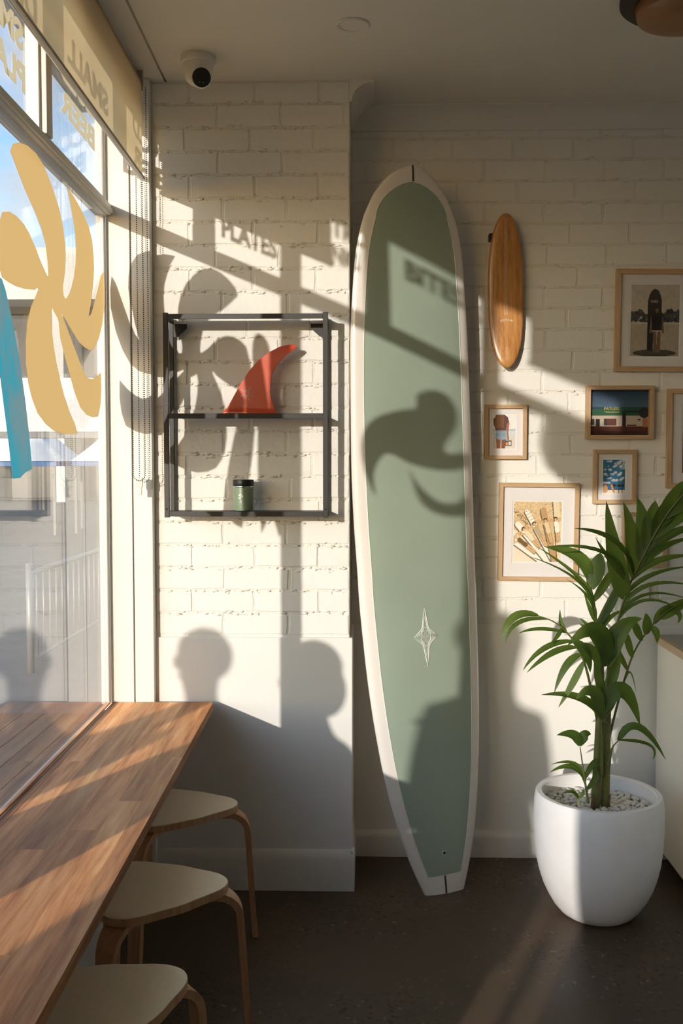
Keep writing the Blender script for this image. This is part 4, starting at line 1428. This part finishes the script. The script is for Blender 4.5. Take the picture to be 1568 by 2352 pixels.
picture('small oak framed photo of a long haired walker in denim shorts', 0.456, 0.620, 1.584, 1.796, 0.0145, (0.491, 0.577, 1.626, 1.758), pic_walker())
picture('largest oak framed sepia photo of sunbathers on surfboards beside the longboard', 0.512, 0.824, 1.106, 1.491, 0.0165, (0.572, 0.758, 1.181, 1.417), pic_sunbathers(), tilt=math.radians(0.5))
duke = picture('oak framed black and white photo of a person standing before a tall surfboard', 0.955, 1.266, 1.923, 2.316, 0.0195, (1.017, 1.203, 1.983, 2.258), pic_beach_portrait(), tilt=math.radians(0.5))
shop = picture('landscape oak box frame with a photo of a green and white tyre shop', 0.848, 1.107, 1.662, 1.868, 0.0155, (0.863, 1.092, 1.677, 1.853), pic_shop(), 0.034)
picture('small oak framed photo of palm trees under a cloudy blue sky', 0.880, 1.047, 1.410, 1.621, 0.0155, (0.920, 1.005, 1.451, 1.582), pic_palms())
picture('oak framed red desert photo next to the tyre shop photo', 1.163, 1.480, 1.472, 1.856, 0.018, (1.226, 1.417, 1.530, 1.798), pic_red_dunes())
picture('oak framed dark sunset photo half hidden behind the potted palm', 1.000, 1.169, 1.160, 1.376, 0.0150, (1.040, 1.129, 1.203, 1.333), pic_night())


def flat_text(parent, txt, size, width, x, y, z, mat, bold=0.0):
    me = text_mesh(txt, size, bold, 0.0002)
    xs = np.array([v.co[:] for v in me.vertices])
    w = xs[:, 0].max() - xs[:, 0].min()
    cx = (xs[:, 0].max() + xs[:, 0].min()) / 2
    for v in me.vertices:
        a, b, d = v.co
        v.co = (x + (a - cx) * width / w, y + d, z + b)
    me.materials.append(MATS[mat])
    return link('lettering', me, parent)


plain('sign_yellow', (0.55, 0.42, 0.14), 0.7)
plain('old_white', (0.50, 0.47, 0.42), 0.7)
cxs = (0.848 + 1.107) / 2
flat_text(shop, 'PAYLESS', 0.0165, 0.058, 0.950 - cxs, -0.0065, 1.780 - 1.662, 'sign_yellow', 0.0002)
flat_text(shop, 'TYRES & BRAKES', 0.0085, 0.058, 0.950 - cxs, -0.0065, 1.767 - 1.662, 'sign_yellow', 0.0001)
cxd = (0.955 + 1.266) / 2
flat_text(duke, 'DUKE', 0.013, 0.026, 1.106 - cxd, -0.0065, 2.193 - 1.923, 'old_white', 0.0003)

# ------------------------------------------------------------------ small timber board hung on the wall
wb = empty('timber_board', (0.5355, YB - 0.045, 1.936))
tag(wb, 'small varnished timber surfboard hung on the brick wall between the longboard and the photos', 'wall decoration')
wb.rotation_euler = (0, math.radians(-0.9), 0)
Lw, Ww = 0.587, 0.0685


def whw(q):
    e = abs((q - 0.50) / 0.5)
    return Ww * max(0.0, 1 - e ** (2.5 if q > 0.5 else 2.9)) ** 0.5


rings = []
for q in [0.0008, 0.004, 0.012, 0.025, 0.045, 0.07, 0.10, 0.15, 0.2, 0.3, 0.4, 0.5, 0.6, 0.7, 0.8, 0.86, 0.90, 0.93, 0.955, 0.975, 0.988, 0.996, 0.9992]:
    w = whw(q)
    lift = 0.018 * (2 * q - 1) ** 2
    ring = []
    for k in range(28):
        t = 2 * math.pi * k / 28
        c, s = math.cos(t), math.sin(t)
        ring.append((w * math.copysign(abs(c) ** 0.7, c), -0.011 * math.copysign(abs(s) ** 0.9, s) * min(1, w / 0.03) - lift + 0.009, q * Lw))
    rings.append(ring)
MB().loft(rings).build('board_body', 'plaque_timber', wb, True, 60)


def wface(q, x):
    w = whw(q)
    s = math.sqrt(max(0.0, 1 - min(1, abs(x / w) ** 2.8)))
    return (x, -0.011 * s - 0.018 * (2 * q - 1) ** 2 + 0.009 - 0.0004, q * Lw)


for x in (-0.0042, 0.0, 0.0042):
    MB().tube([wface(q, x) for q in np.linspace(0.345, 0.965, 24)], 0.0007, 4).build('inlaid_stripe', 'etch_tan', wb)
    MB().tube([wface(q, x) for q in np.linspace(0.045, 0.135, 8)], 0.0007, 4).build('inlaid_stripe', 'etch_tan', wb)
me = text_mesh('SURFER SAM', 0.013, 0.0001, 0.0002)
xs = np.array([v.co[:] for v in me.vertices])
w = xs[:, 0].max() - xs[:, 0].min()
cx = (xs[:, 0].max() + xs[:, 0].min()) / 2
for v in me.vertices:
    a, b, d = v.co
    x = (a - cx) * 0.048 / w
    q = (0.183 + b - 8 * x * x + 0.0) / Lw
    p = wface(q, x)
    v.co = (p[0], p[1] - 0.0004 + d, p[2])
me.materials.append(MATS['etch_tan'])
link('lettering', me, wb)
MB().box(-0.062, -0.040, 0.0, 0.044, 0.49, 0.515, 0.002).build('hook', 'matte_black', wb)
MB().box(-0.01, 0.01, 0.0, 0.044, 0.10, 0.12, 0.002).build('hook', 'matte_black', wb)

# ------------------------------------------------------------------ power point
po = empty('power_outlet', (1.054, YB - 0.004, 1.033))
tag(po, 'white double power outlet on the brick wall behind the palm', 'power outlet')
MB().box(-0.053, 0.053, -0.010, 0.0, 0.0, 0.068, 0.003).build('cover_plate', 'white_plastic', po)
MB().lathe([(0.0085, 0.0), (0.0085, 0.003), (0.007, 0.0036)], 20).build('switch', 'white_plastic', po).location = (0.036, -0.010, 0.054)
po.children[-1].rotation_euler = (math.pi / 2, 0, 0)
MB().lathe([(0.0145, 0.0), (0.0145, 0.0015), (0.0138, 0.0018)], 24).build('socket', 'white_plastic', po).location = (0.036, -0.010, 0.024)
po.children[-1].rotation_euler = (math.pi / 2, 0, 0)
sk_ = po.children[-1]
for a, dx, dz in ((30, -0.005, 0.004), (-30, 0.005, 0.004), (0, 0, -0.006)):
    sl = MB().box(-0.001, 0.001, -0.0035, 0.0035, 0.0016, 0.0022).build('slot', 'matte_black', sk_)
    sl.location = (dx, dz, 0)
    sl.rotation_euler = (0, 0, math.radians(a))

# ------------------------------------------------------------------ ceiling fittings
cc = empty('security_camera', (-0.568, 3.385, ZC))
tag(cc, 'white dome security camera with black lens on the ceiling above the pier', 'security camera')
MB().lathe([(0.057, 0.0), (0.058, -0.004), (0.058, -0.018), (0.055, -0.024), (0.052, -0.026)], 40).build('base', 'white_plastic', cc, True, 40)
MB().lathe([(0.052, -0.026), (0.0505, -0.034), (0.047, -0.060), (0.040, -0.078), (0.026, -0.090), (0.008, -0.094)], 40).build('housing', 'white_plastic', cc, True, 40)
ey = MB()
ey.lathe([(0.022, -0.035), (0.034, -0.020), (0.0365, 0.0), (0.0365, 0.022), (0.034, 0.032), (0.031, 0.035)], 36)
eye = ey.build('eyeball', 'white_plastic', cc, True, 40)
eye.location = (0.010, -0.016, -0.070)
look = Vector((0.26, -0.86, -0.42)).normalized()
eye.rotation_euler = look.to_track_quat('Z', 'Y').to_euler()
ln = MB().lathe([(0.0305, 0.0345), (0.0305, 0.036), (0.024, 0.0385), (0.010, 0.0395)], 36).build('lens', 'matte_black', eye, True, 40)
for dx in (-0.006, 0.006):
    MB().sphere((dx, -0.014, 0.0385), 0.0032, 10, 6, (1, 1, 0.4)).build('infrared_led', 'lamp_amber', eye, True)

dl = empty('downlight', (-0.048, 3.152, ZC))
tag(dl, 'round white recessed downlight in the ceiling', 'downlight')
MB().lathe([(0.052, 0.0), (0.053, -0.003), (0.050, -0.006), (0.042, -0.004), (0.040, 0.0)], 48).build('trim_ring', 'white_plastic', dl, True, 40)
MB().lathe([(0.0405, -0.0015), (0.02, -0.003), (0.002, -0.0034)], 40).build('diffuser', 'ceiling_paint', dl, True, 60)

pl = empty('ceiling_lamp', (0.935, 2.985, ZC))
tag(pl, 'round amber ceiling lamp with a dark rim', 'ceiling lamp')
MB().lathe([(0.200, 0.0), (0.200, -0.012), (0.190, -0.020), (0.150, -0.020)], 56).build('mount', 'lamp_dark', pl, True, 40)
MB().lathe([(0.150, -0.018), (0.156, -0.030), (0.150, -0.055), (0.120, -0.066), (0.06, -0.070), (0.003, -0.071)], 56).build('shade', 'lamp_amber', pl, True, 50)

# ------------------------------------------------------------------ service counter on the right
ct = empty('service_counter', (1.135, 1.0, 0))
tag(ct, 'cream service counter with oak edged top and black kickboard', 'counter')
MB().box(0.0, 0.60, 0.0, 2.895, 0.072, 0.868, 0.002).build('carcass', 'counter_white', ct)
MB().box(0.055, 0.58, 0.02, 2.895, 0.0, 0.071).build('kickboard', 'kick_black', ct)
MB().box(-0.012, 0.012, -0.012, 2.908, 0.869, 0.897, 0.0015).build('edge_strip', 'counter_oak', ct)
MB().box(0.0122, 0.62, -0.012, 2.908, 0.869, 0.896, 0.001).build('worktop', 'counter_top_grey', ct)
for i in range(1, 3):
    MB().box(-0.0006, 0.004, i * 0.97 - 0.0015, i * 0.97 + 0.0015, 0.075, 0.865).build('panel_joint', 'counter_white', ct)

# ------------------------------------------------------------------ potted palm
PX, PY = 0.803, 3.425
pot = empty('plant_pot', (PX, PY, 0))
tag(pot, 'big round white planter on the concrete floor by the counter', 'plant pot')
outer = [(0.090, 0.0), (0.112, 0.004), (0.130, 0.016), (0.152, 0.042), (0.172, 0.076), (0.188, 0.110), (0.201, 0.150), (0.211, 0.195), (0.2175, 0.250), (0.2215, 0.325), (0.2195, 0.395), (0.2150, 0.424), (0.2110, 0.4300)]
inner_p = [(0.1950, 0.4300), (0.1915, 0.4260), (0.1930, 0.385), (0.190, 0.345)]
MB().lathe(outer + inner_p, 72, cap=False).build('pot_shell', 'pot_white', pot, True, 40)
MB().lathe([(0.001, 0.0005), (0.091, 0.0006)], 40, cap=False).build('pot_foot', 'pot_white', pot)
MB().lathe([(0.1905, 0.352), (0.12, 0.358), (0.002, 0.360)], 48, cap=False).build('soil_bed', 'soil', pot, True)

peb_root = empty('pebble_mulch', (PX, PY, 0.36))
tag(peb_root, 'layer of smooth white pebbles filling the top of the planter', 'pebbles')


def pebble_mesh(seed):
    r = random.Random(seed)
    bm = bmesh.new()
    bmesh.ops.create_icosphere(bm, subdivisions=1, radius=1)
    for v in bm.verts:
        v.co *= r.uniform(0.86, 1.1)
    me = bpy.data.meshes.new('pebble')
    bm.to_mesh(me)
    bm.free()
    me.materials.append(MATS['pebble_white'])
    me.polygons.foreach_set('use_smooth', [True] * len(me.polygons))
    return me


PEB = [pebble_mesh(i) for i in range(8)]
rp = random.Random(4)
placed = []
tries = 0
while len(placed) < 290 and tries < 30000:
    tries += 1
    rr_, t_ = 0.183 * math.sqrt(rp.random()), rp.uniform(0, 2 * math.pi)
    x, y = rr_ * math.cos(t_), rr_ * math.sin(t_)
    s = rp.uniform(0.0085, 0.0135)
    if any((x - a) ** 2 + (y - b) ** 2 < (0.74 * (s + c)) ** 2 for a, b, c in placed):
        continue
    placed.append((x, y, s))
for x, y, s in placed:
    o = link('pebble', PEB[rp.randrange(8)], peb_root)
    o.location = (x, y, 0.018 + rp.uniform(-0.002, 0.006))
    o.scale = (s * rp.uniform(1.0, 1.45), s * rp.uniform(0.85, 1.1), s * rp.uniform(0.62, 0.85))
    o.rotation_euler = (rp.uniform(-0.3, 0.3), rp.uniform(-0.3, 0.3), rp.uniform(0, 6.28))
MB().lathe([(0.188, -0.002), (0.186, 0.012), (0.1, 0.014), (0.002, 0.014)], 48).build('gravel_bed', 'pebble_white', peb_root, True)['kind'] = 'stuff'

palm = empty('palm_plant', (PX, PY, 0.37))
tag(palm, 'leafy green kentia palm with two thick canes growing in the planter', 'plant')
base = Vector((PX, PY, 0.37))


def rel(p):
    return Vector(p[:3]) - base


for c in CANES:
    pts = catmull([rel(p) for p in c], 16)
    rs = [float(np.interp(i / 16 * (len(c) - 1), range(len(c)), [p[3] for p in c])) for i in range(17)]
    MB().tube(pts, rs, 10).build('cane', 'cane_green', palm, True)
for dx in (-0.012, 0.014):
    MB().tube([(rel(CANES[0 if dx < 0 else 1][0]) + Vector((dx * 0.3, -0.004, 0))), (rel(CANES[0 if dx < 0 else 1][0]) + Vector((dx, -0.014, 0.05)))], [0.012, 0.004], 8).build('husk', 'cane_husk', palm, True)


def blade_mesh(b, m, t, width, kind, seed):
    r = random.Random(seed)
    b, m, t = Vector(b), Vector(m), Vector(t)
    n_ = 10
    c = m * 2 - (b + t) * 0.5
    pts = [b * (1 - f) ** 2 + c * 2 * f * (1 - f) + t * f * f for f in [i / n_ for i in range(n_ + 1)]]
    hint = {'f': Vector((r.uniform(-0.35, 0.15), -1, r.uniform(0.1, 0.45))), 'u': Vector((r.uniform(-0.3, 0.2), -0.65, 0.85))}[kind].normalized()
    bm = bmesh.new()
    uvl = bm.loops.layers.uv.new('UVMap')
    uvs = {}
    rows = []
    for i, p in enumerate(pts):
        f = i / n_
        tan = (pts[min(i + 1, n_)] - pts[max(i - 1, 0)]).normalized()
        side = tan.cross(hint)
        if side.length < 0.2:
            side = tan.cross(Vector((0, -0.3, 1)))
        side.normalize()
        nrm = side.cross(tan)
        if nrm.dot(hint) < 0:
            nrm = -nrm
        w = width * 0.5 * (math.sin(math.pi * min(1, (f * 0.93 + 0.04)) ** 0.72) ** 0.9) if f < 1 else 0.0004
        tw = 0.25 * f * (1 if seed % 2 else -1)
        s2 = (side * math.cos(tw) + nrm * math.sin(tw))
        rip = 0.06 * w
        cols = []
        for k, q in enumerate((-1, -0.5, 0, 0.5, 1)):
            h = 0.32 * w * abs(q) + (rip if k % 2 else 0)
            vv = bm.verts.new(p + s2 * (w * q) + nrm * h)
            uvs[vv] = (q * w / 0.03 + 0.5, f)
            cols.append(vv)
        rows.append(cols)
    for a, d in zip(rows[:-1], rows[1:]):
        for k in range(4):
            fc = bm.faces.new((a[k], a[k + 1], d[k + 1], d[k]))
            for lp in fc.loops:
                lp[uvl].uv = uvs[lp.vert]
    me = bpy.data.meshes.new('leaflet')
    bm.to_mesh(me)
    bm.free()
    me.materials.append(MATS['leaf_green'])
    me.polygons.foreach_set('use_smooth', [True] * len(me.polygons))
    return me


sd_ = 0
for ra, lv in FRONDS:
    pts = catmull([rel(p) for p in ra], 22)
    rs = [0.0052 - 0.0036 * i / 22 for i in range(23)]
    fo_ = MB().tube(pts, rs, 7).build('frond', 'cane_green', palm, True)
    for b, m, t, w, kind in lv:
        sd_ += 1
        link('leaflet', blade_mesh(rel(b), rel(m), rel(t), w, kind, sd_), fo_)

# ------------------------------------------------------------------ outside the window
struct(MB().box(-70, -0.951, -45, 90, -0.30, -0.16).build('ground', 'paving'))
deck_ = struct(MB().box(-2.55, -0.990, -2.6, 6.2, -0.158, -0.06).build('deck_frame', 'deck_timber'))
for i in range(12):
    u0 = -0.995 - i * 0.130
    MB().box(u0 - 0.124, u0, -2.55, 6.15, -0.055, -0.01, 0.003, 1).build('deck_board', 'deck_timber', deck_)

bd = empty('shop_building', (-18, 41, -0.16))
tag(bd, 'white rendered shop building with a shaded upper balcony across the street', 'building')
MB().box(-14, 13, 0.0, 8.0, 8.35, 10.45).build('parapet', 'outside_render', bd)
MB().box(-14, 13, 2.0, 8.0, 0.0, 8.35).build('rear_wall', 'render_shade_grey', bd)  # verandah shade put into the dark colour of the recess wall
MB().box(-14, 13, 0.0, 0.4, 3.6, 5.1).build('balcony_front', 'outside_render', bd)
MB().box(-14, 13, 0.0, 2.0, 3.4, 3.6).build('balcony_slab', 'outside_render', bd)
for i in range(8):
    x = -13.5 + i * 3.7
    MB().box(x, x + 0.45, 0.05, 0.5, 0.0, 8.35).build('column', 'outside_render', bd)
    w_ = MB().box(x + 0.9, x + 3.2, 1.95, 2.0, 0.1, 2.9).build('shop_window', 'shop_dark', bd)
    MB().box(x + 1.02, x + 3.08, 1.93, 1.96, 0.25, 2.75).build('pane', 'shop_dark', w_)

aw = empty('awning', (-4.2, 14.0, -0.16))
tag(aw, 'white fascia awning on slim grey posts beyond the window', 'awning')
MB().box(-3.6, 1.9, 0.0, 0.12, 2.14, 2.90, 0.01).build('fascia', 'fascia_white', aw)
MB().box(-3.6, 1.9, -0.02, 0.10, 2.05, 2.135, 0.005).build('gutter', 'post_grey', aw)
MB().box(-3.6, 1.9, 0.12, 1.6, 2.72, 2.80).build('canopy', 'fascia_white', aw)
for x in (-3.4, 1.6):
    MB().box(x, x + 0.08, 0.02, 0.10, 0.0, 2.05).build('post', 'post_grey', aw)


def marquee(x, y, lab):
    t = empty('marquee_tent', (x, y, -0.16))
    tag(t, lab, 'tent', 'white marquee tents')
    rings = []
    for k in range(9):
        f = k / 8
        s = 1.18 * (1 - f) ** 1.7 + 0.02
        z = 1.72 + 1.75 * f
        rings.append([(s * a, s * b, z) for a, b in ((-1, -1), (0, -1.03), (1, -1), (1.03, 0), (1, 1), (0, 1.03), (-1, 1), (-1.03, 0))])
    MB().loft(rings).build('canopy', 'canvas_white', t, True, 60)
    MB().box(-1.18, 1.18, -1.18, 1.18, 1.60, 1.715, 0.01).build('valance', 'canvas_shade_blue', t)  # blue colour stands for the shade under the canopy
    for a in (-1, 1):
        for b in (-1, 1):
            MB().box(a * 1.1 - 0.03, a * 1.1 + 0.03, b * 1.1 - 0.03, b * 1.1 + 0.03, 0.0, 1.60).build('leg', 'post_grey', t)
    return t


marquee(-8.35, 24.0, 'white pagoda marquee tent standing further from the ramp railing')
marquee(-5.80, 24.5, 'white pagoda marquee tent standing closer to the ramp railing')

rl = empty('ramp_railing', (-2.75, 8.0, -0.16))
tag(rl, 'steel ramp railing with upright balusters beyond the window', 'railing')
MB().tube([(0, 0, 0.82), (0.0, 2.6, 0.82)], 0.024, 10).build('top_rail', 'rail_steel', rl, True)
MB().tube([(0, 0, 0.10), (0.0, 2.6, 0.10)], 0.016, 8).build('bottom_rail', 'rail_steel', rl, True)
for i in range(2):
    MB().tube([(0, i * 2.6, 0.0), (0, i * 2.6, 0.90)], 0.03, 10).build('post', 'rail_steel', rl, True)
for i in range(14):
    y = 0.17 + i * 0.174
    MB().tube([(0, y, 0.10), (0, y, 0.82)], 0.009, 6).build('baluster', 'rail_steel', rl, True)

bo = empty('shadow_post', (-1.33, -1.34, -0.01))  # added unseen post; its shadow makes the dark strip on the floor
tag(bo, 'slim steel post added outside the low pane to cast a dark strip on the floor', 'shadow_post')
MB().lathe([(0.05, 0.0), (0.05, 0.01), (0.02, 0.012), (0.02, 0.82), (0.015, 0.83)], 20).build('post', 'rail_steel', bo, True, 40)
MB().lathe([(0.026, 0.825), (0.028, 0.845), (0.018, 0.858), (0.002, 0.86)], 20).build('cap', 'rail_steel', bo, True, 40)


# ------------------------------------------------------------------ people outside, whose shadows fall on the wall
def person(label, head, face, ground, cloth, hair, seated=True, cap=False, pony=False):
    """head: centre of the head; face: heading in degrees; ground: height of the surface underfoot"""
    hx_, hy_, hz = head
    root = empty('person', (hx_, hy_, ground))
    root.rotation_euler = (0, 0, math.radians(face))
    tag(root, label, 'person')
    H = hz - ground                                  # height of the head centre; +Y is forward
    V, E, Rr = [], [], []

    def add(p, r, par=None):
        V.append(p)
        Rr.append(r)
        if par is not None:
            E.append((par, len(V) - 1))
        return len(V) - 1
    hipz = H - (0.70 if seated else 0.72)
    pel = add((0, -0.02, hipz), (0.155, 0.125))
    wst = add((0, -0.02, hipz + 0.17), (0.135, 0.105), pel)
    chs = add((0, -0.015, hipz + 0.34), (0.155, 0.115), wst)
    nkb = add((0, -0.015, hipz + 0.475), (0.085, 0.075), chs)
    nk = add((0, -0.005, hipz + 0.545), (0.052, 0.056), nkb)
    jaw = add((0, 0.012, H - 0.075), (0.058, 0.070), nk)
    mid_ = add((0, 0.004, H - 0.005), (0.074, 0.094), jaw)
    add((0, -0.002, H + 0.075), (0.066, 0.082), mid_)
    for s in (-1, 1):
        sh = add((s * 0.165, -0.015, hipz + 0.43), (0.062, 0.062), chs)
        el_p = (s * 0.225, 0.04, hipz + 0.17) if seated else (s * 0.215, -0.02, hipz + 0.14)
        el = add(el_p, (0.043, 0.043), sh)
        wr_p = (s * 0.12, 0.24, hipz + 0.13) if seated else (s * 0.225, 0.05, hipz - 0.08)
        wr = add(wr_p, (0.027, 0.030), el)
        d = Vector((-s * 0.1, 1, -0.25)).normalized() if seated else Vector((0, 0.2, -1)).normalized()
        sd2 = Vector((s, 0, 0))
        pm_ = add(tuple(Vector(wr_p) + d * 0.06), (0.034, 0.018), wr)
        for k, l_ in enumerate((0.062, 0.072, 0.068, 0.052)):
            q = Vector(V[pm_]) + sd2 * (0.024 - 0.016 * k) + d * 0.035
            a = add(tuple(q), (0.009, 0.009), pm_)
            b = add(tuple(q + d * l_ * 0.55 + Vector((0, 0, -0.008))), (0.0085, 0.0085), a)
            add(tuple(q + d * l_ * 0.95 + Vector((0, 0, -0.026))), (0.0075, 0.0075), b)
        th_ = Vector(wr_p) + d * 0.03 - sd2 * 0.026
        a = add(tuple(th_), (0.011, 0.011), wr)
        add(tuple(th_ + d * 0.045 - sd2 * 0.016), (0.009, 0.009), a)
        hp = add((s * 0.09, 0.0, hipz - 0.03), (0.088, 0.088), pel)
        if seated:
            kn = add((s * 0.12, 0.42, hipz + 0.0), (0.058, 0.058), hp)
            an = add((s * 0.12, 0.40, 0.085), (0.036, 0.040), kn)
        else:
            kn = add((s * 0.095, 0.015, hipz * 0.52), (0.057, 0.057), hp)
            an = add((s * 0.10, -0.01, 0.085), (0.036, 0.040), kn)
        hl = add((V[an][0], V[an][1] - 0.01, 0.040), (0.036, 0.036), an)
        add((V[an][0] + s * 0.01, V[an][1] + 0.16, 0.030), (0.040, 0.026), hl)
    me = bpy.data.meshes.new('body')
    me.from_pydata(V, E, [])
    tmp = bpy.data.objects.new('body', me)
    COL.objects.link(tmp)
    md = tmp.modifiers.new('skin', 'SKIN')
    md.use_smooth_shade = True
    sv = me.skin_vertices[0].data
    for i, (rx, ry) in enumerate(Rr):
        sv[i].radius = (rx, ry)
        sv[i].use_root = (i == 0)
    sb = tmp.modifiers.new('sub', 'SUBSURF')
    sb.levels = sb.render_levels = 2
    dg = bpy.context.evaluated_depsgraph_get()
    body = bpy.data.meshes.new_from_object(tmp.evaluated_get(dg))
    COL.objects.unlink(tmp)
    bpy.data.objects.remove(tmp)
    body.materials.clear()
    body.materials.append(MATS[cloth])
    body.materials.append(MATS['skin'])
    body.materials.append(MATS['cloth_navy'])
    neck_z = hipz + 0.52
    for p in body.polygons:
        c = p.center
        hand = c.z < hipz + 0.19 and (Vector((abs(c.x), c.y, c.z)) - Vector((0.10 if seated else 0.225, 0.30 if seated else 0.09, hipz + (0.11 if seated else -0.16)))).length < (0.11 if seated else 0.125) and (seated or abs(c.x) > 0.17)
        p.material_index = 1 if (c.z > neck_z or hand) else (2 if c.z < hipz + 0.06 else 0)
        p.use_smooth = True
    bo_ = link('body', body, root)
    # face
    MB().sphere((0, 0.112, H - 0.02), 0.014, 10, 8, (0.8, 1.0, 1.5)).build('nose', 'skin', bo_, True)
    for s in (-1, 1):
        MB().sphere((s * 0.032, 0.088, H + 0.008), 0.0115, 10, 8, (1.1, 0.6, 0.8)).build('eye', 'cloth_white', bo_, True)
        MB().sphere((s * 0.080, -0.002, H - 0.01), 0.026, 10, 8, (0.3, 0.75, 1.15)).build('ear', 'skin', bo_, True)
    MB().sphere((0, 0.098, H - 0.062), 0.02, 10, 8, (1.1, 0.35, 0.3)).build('mouth', 'skin', bo_, True)
    hb = MB()
    hb.sphere((0, -0.016, H + 0.036), 0.098, 24, 16, (0.90, 1.03, 1.0))
    bmesh.ops.bisect_plane(hb.bm, geom=hb.bm.verts[:] + hb.bm.edges[:] + hb.bm.faces[:], plane_co=(0, 0.02, H + 0.005), plane_no=(0, 0.62, -0.78), clear_outer=True)
    if pony:
        hb.sphere((0, -0.060, H - 0.045), 0.085, 18, 12, (1.0, 0.78, 1.25))
    hb.build('hair', hair, root, True)
    if cap:
        cp = MB()
        cp.sphere((0, -0.012, H + 0.045), 0.106, 24, 16, (0.92, 1.04, 0.92))
        bmesh.ops.bisect_plane(cp.bm, geom=cp.bm.verts[:] + cp.bm.edges[:] + cp.bm.faces[:], plane_co=(0, 0, H + 0.045), plane_no=(0, 0, -1), clear_outer=True)
        cpo = cp.build('cap', 'cloth_navy', root, True)
        MB().prism([(-0.075, 0.075), (-0.06, 0.115), (-0.03, 0.140), (0.03, 0.140), (0.06, 0.115), (0.075, 0.075), (0, 0.09)], 'z', H + 0.040, H + 0.046).build('visor', 'cloth_navy', cpo)
    return root


def perch(x, y, seat_z, lab):
    p = empty('outdoor_stool', (x, y, -0.01))
    tag(p, lab, 'stool')
    h = seat_z + 0.01
    MB().box(-0.19, 0.19, -0.17, 0.17, h - 0.035, h, 0.006).build('seat', 'deck_timber', p)
    for a in (-0.15, 0.15):
        for b in (-0.13, 0.13):
            MB().box(a - 0.02, a + 0.02, b - 0.02, b + 0.02, 0.0, h - 0.036).build('leg', 'deck_timber', p)
    MB().box(-0.15, 0.15, -0.012, 0.012, 0.12, 0.15).build('stretcher', 'deck_timber', p)


T = lambda P_, t: (P_[0] - 0.42 * t, P_[1] - t, P_[2] + 0.185 * t)
HEADS = [((-0.603, 3.6, 0.836), 2.9), ((-0.205, 3.6, 0.79), 2.45), ((0.350, 3.68, 0.560), 3.7), ((0.53, 3.93, 0.85), 4.6)]
h1, h2, h3, h4 = [T(*q) for q in HEADS]
person('seated person in grey with short dark hair on the tallest outdoor stool', h1, 25, -0.01, 'cloth_grey', 'hair_dark')
perch(h1[0], h1[1] - 0.03, h1[2] - 0.70 - 0.105, 'tall timber stool under the person in grey')
person('seated person in white with shoulder length hair next to the window', h2, 100, -0.01, 'cloth_white', 'hair_dark', pony=True)
perch(h2[0] + 0.02, h2[1], h2[2] - 0.70 - 0.105, 'timber stool under the person with shoulder length hair')
person('seated person in grey wearing a navy cap outside the window', h3, 80, -0.01, 'cloth_grey', 'hair_dark', cap=True)
perch(h3[0] + 0.02, h3[1], h3[2] - 0.70 - 0.105, 'timber stool under the person in a cap')
person('standing person in navy outside the window', h4, -60, -0.01, 'cloth_navy', 'hair_dark', seated=False)
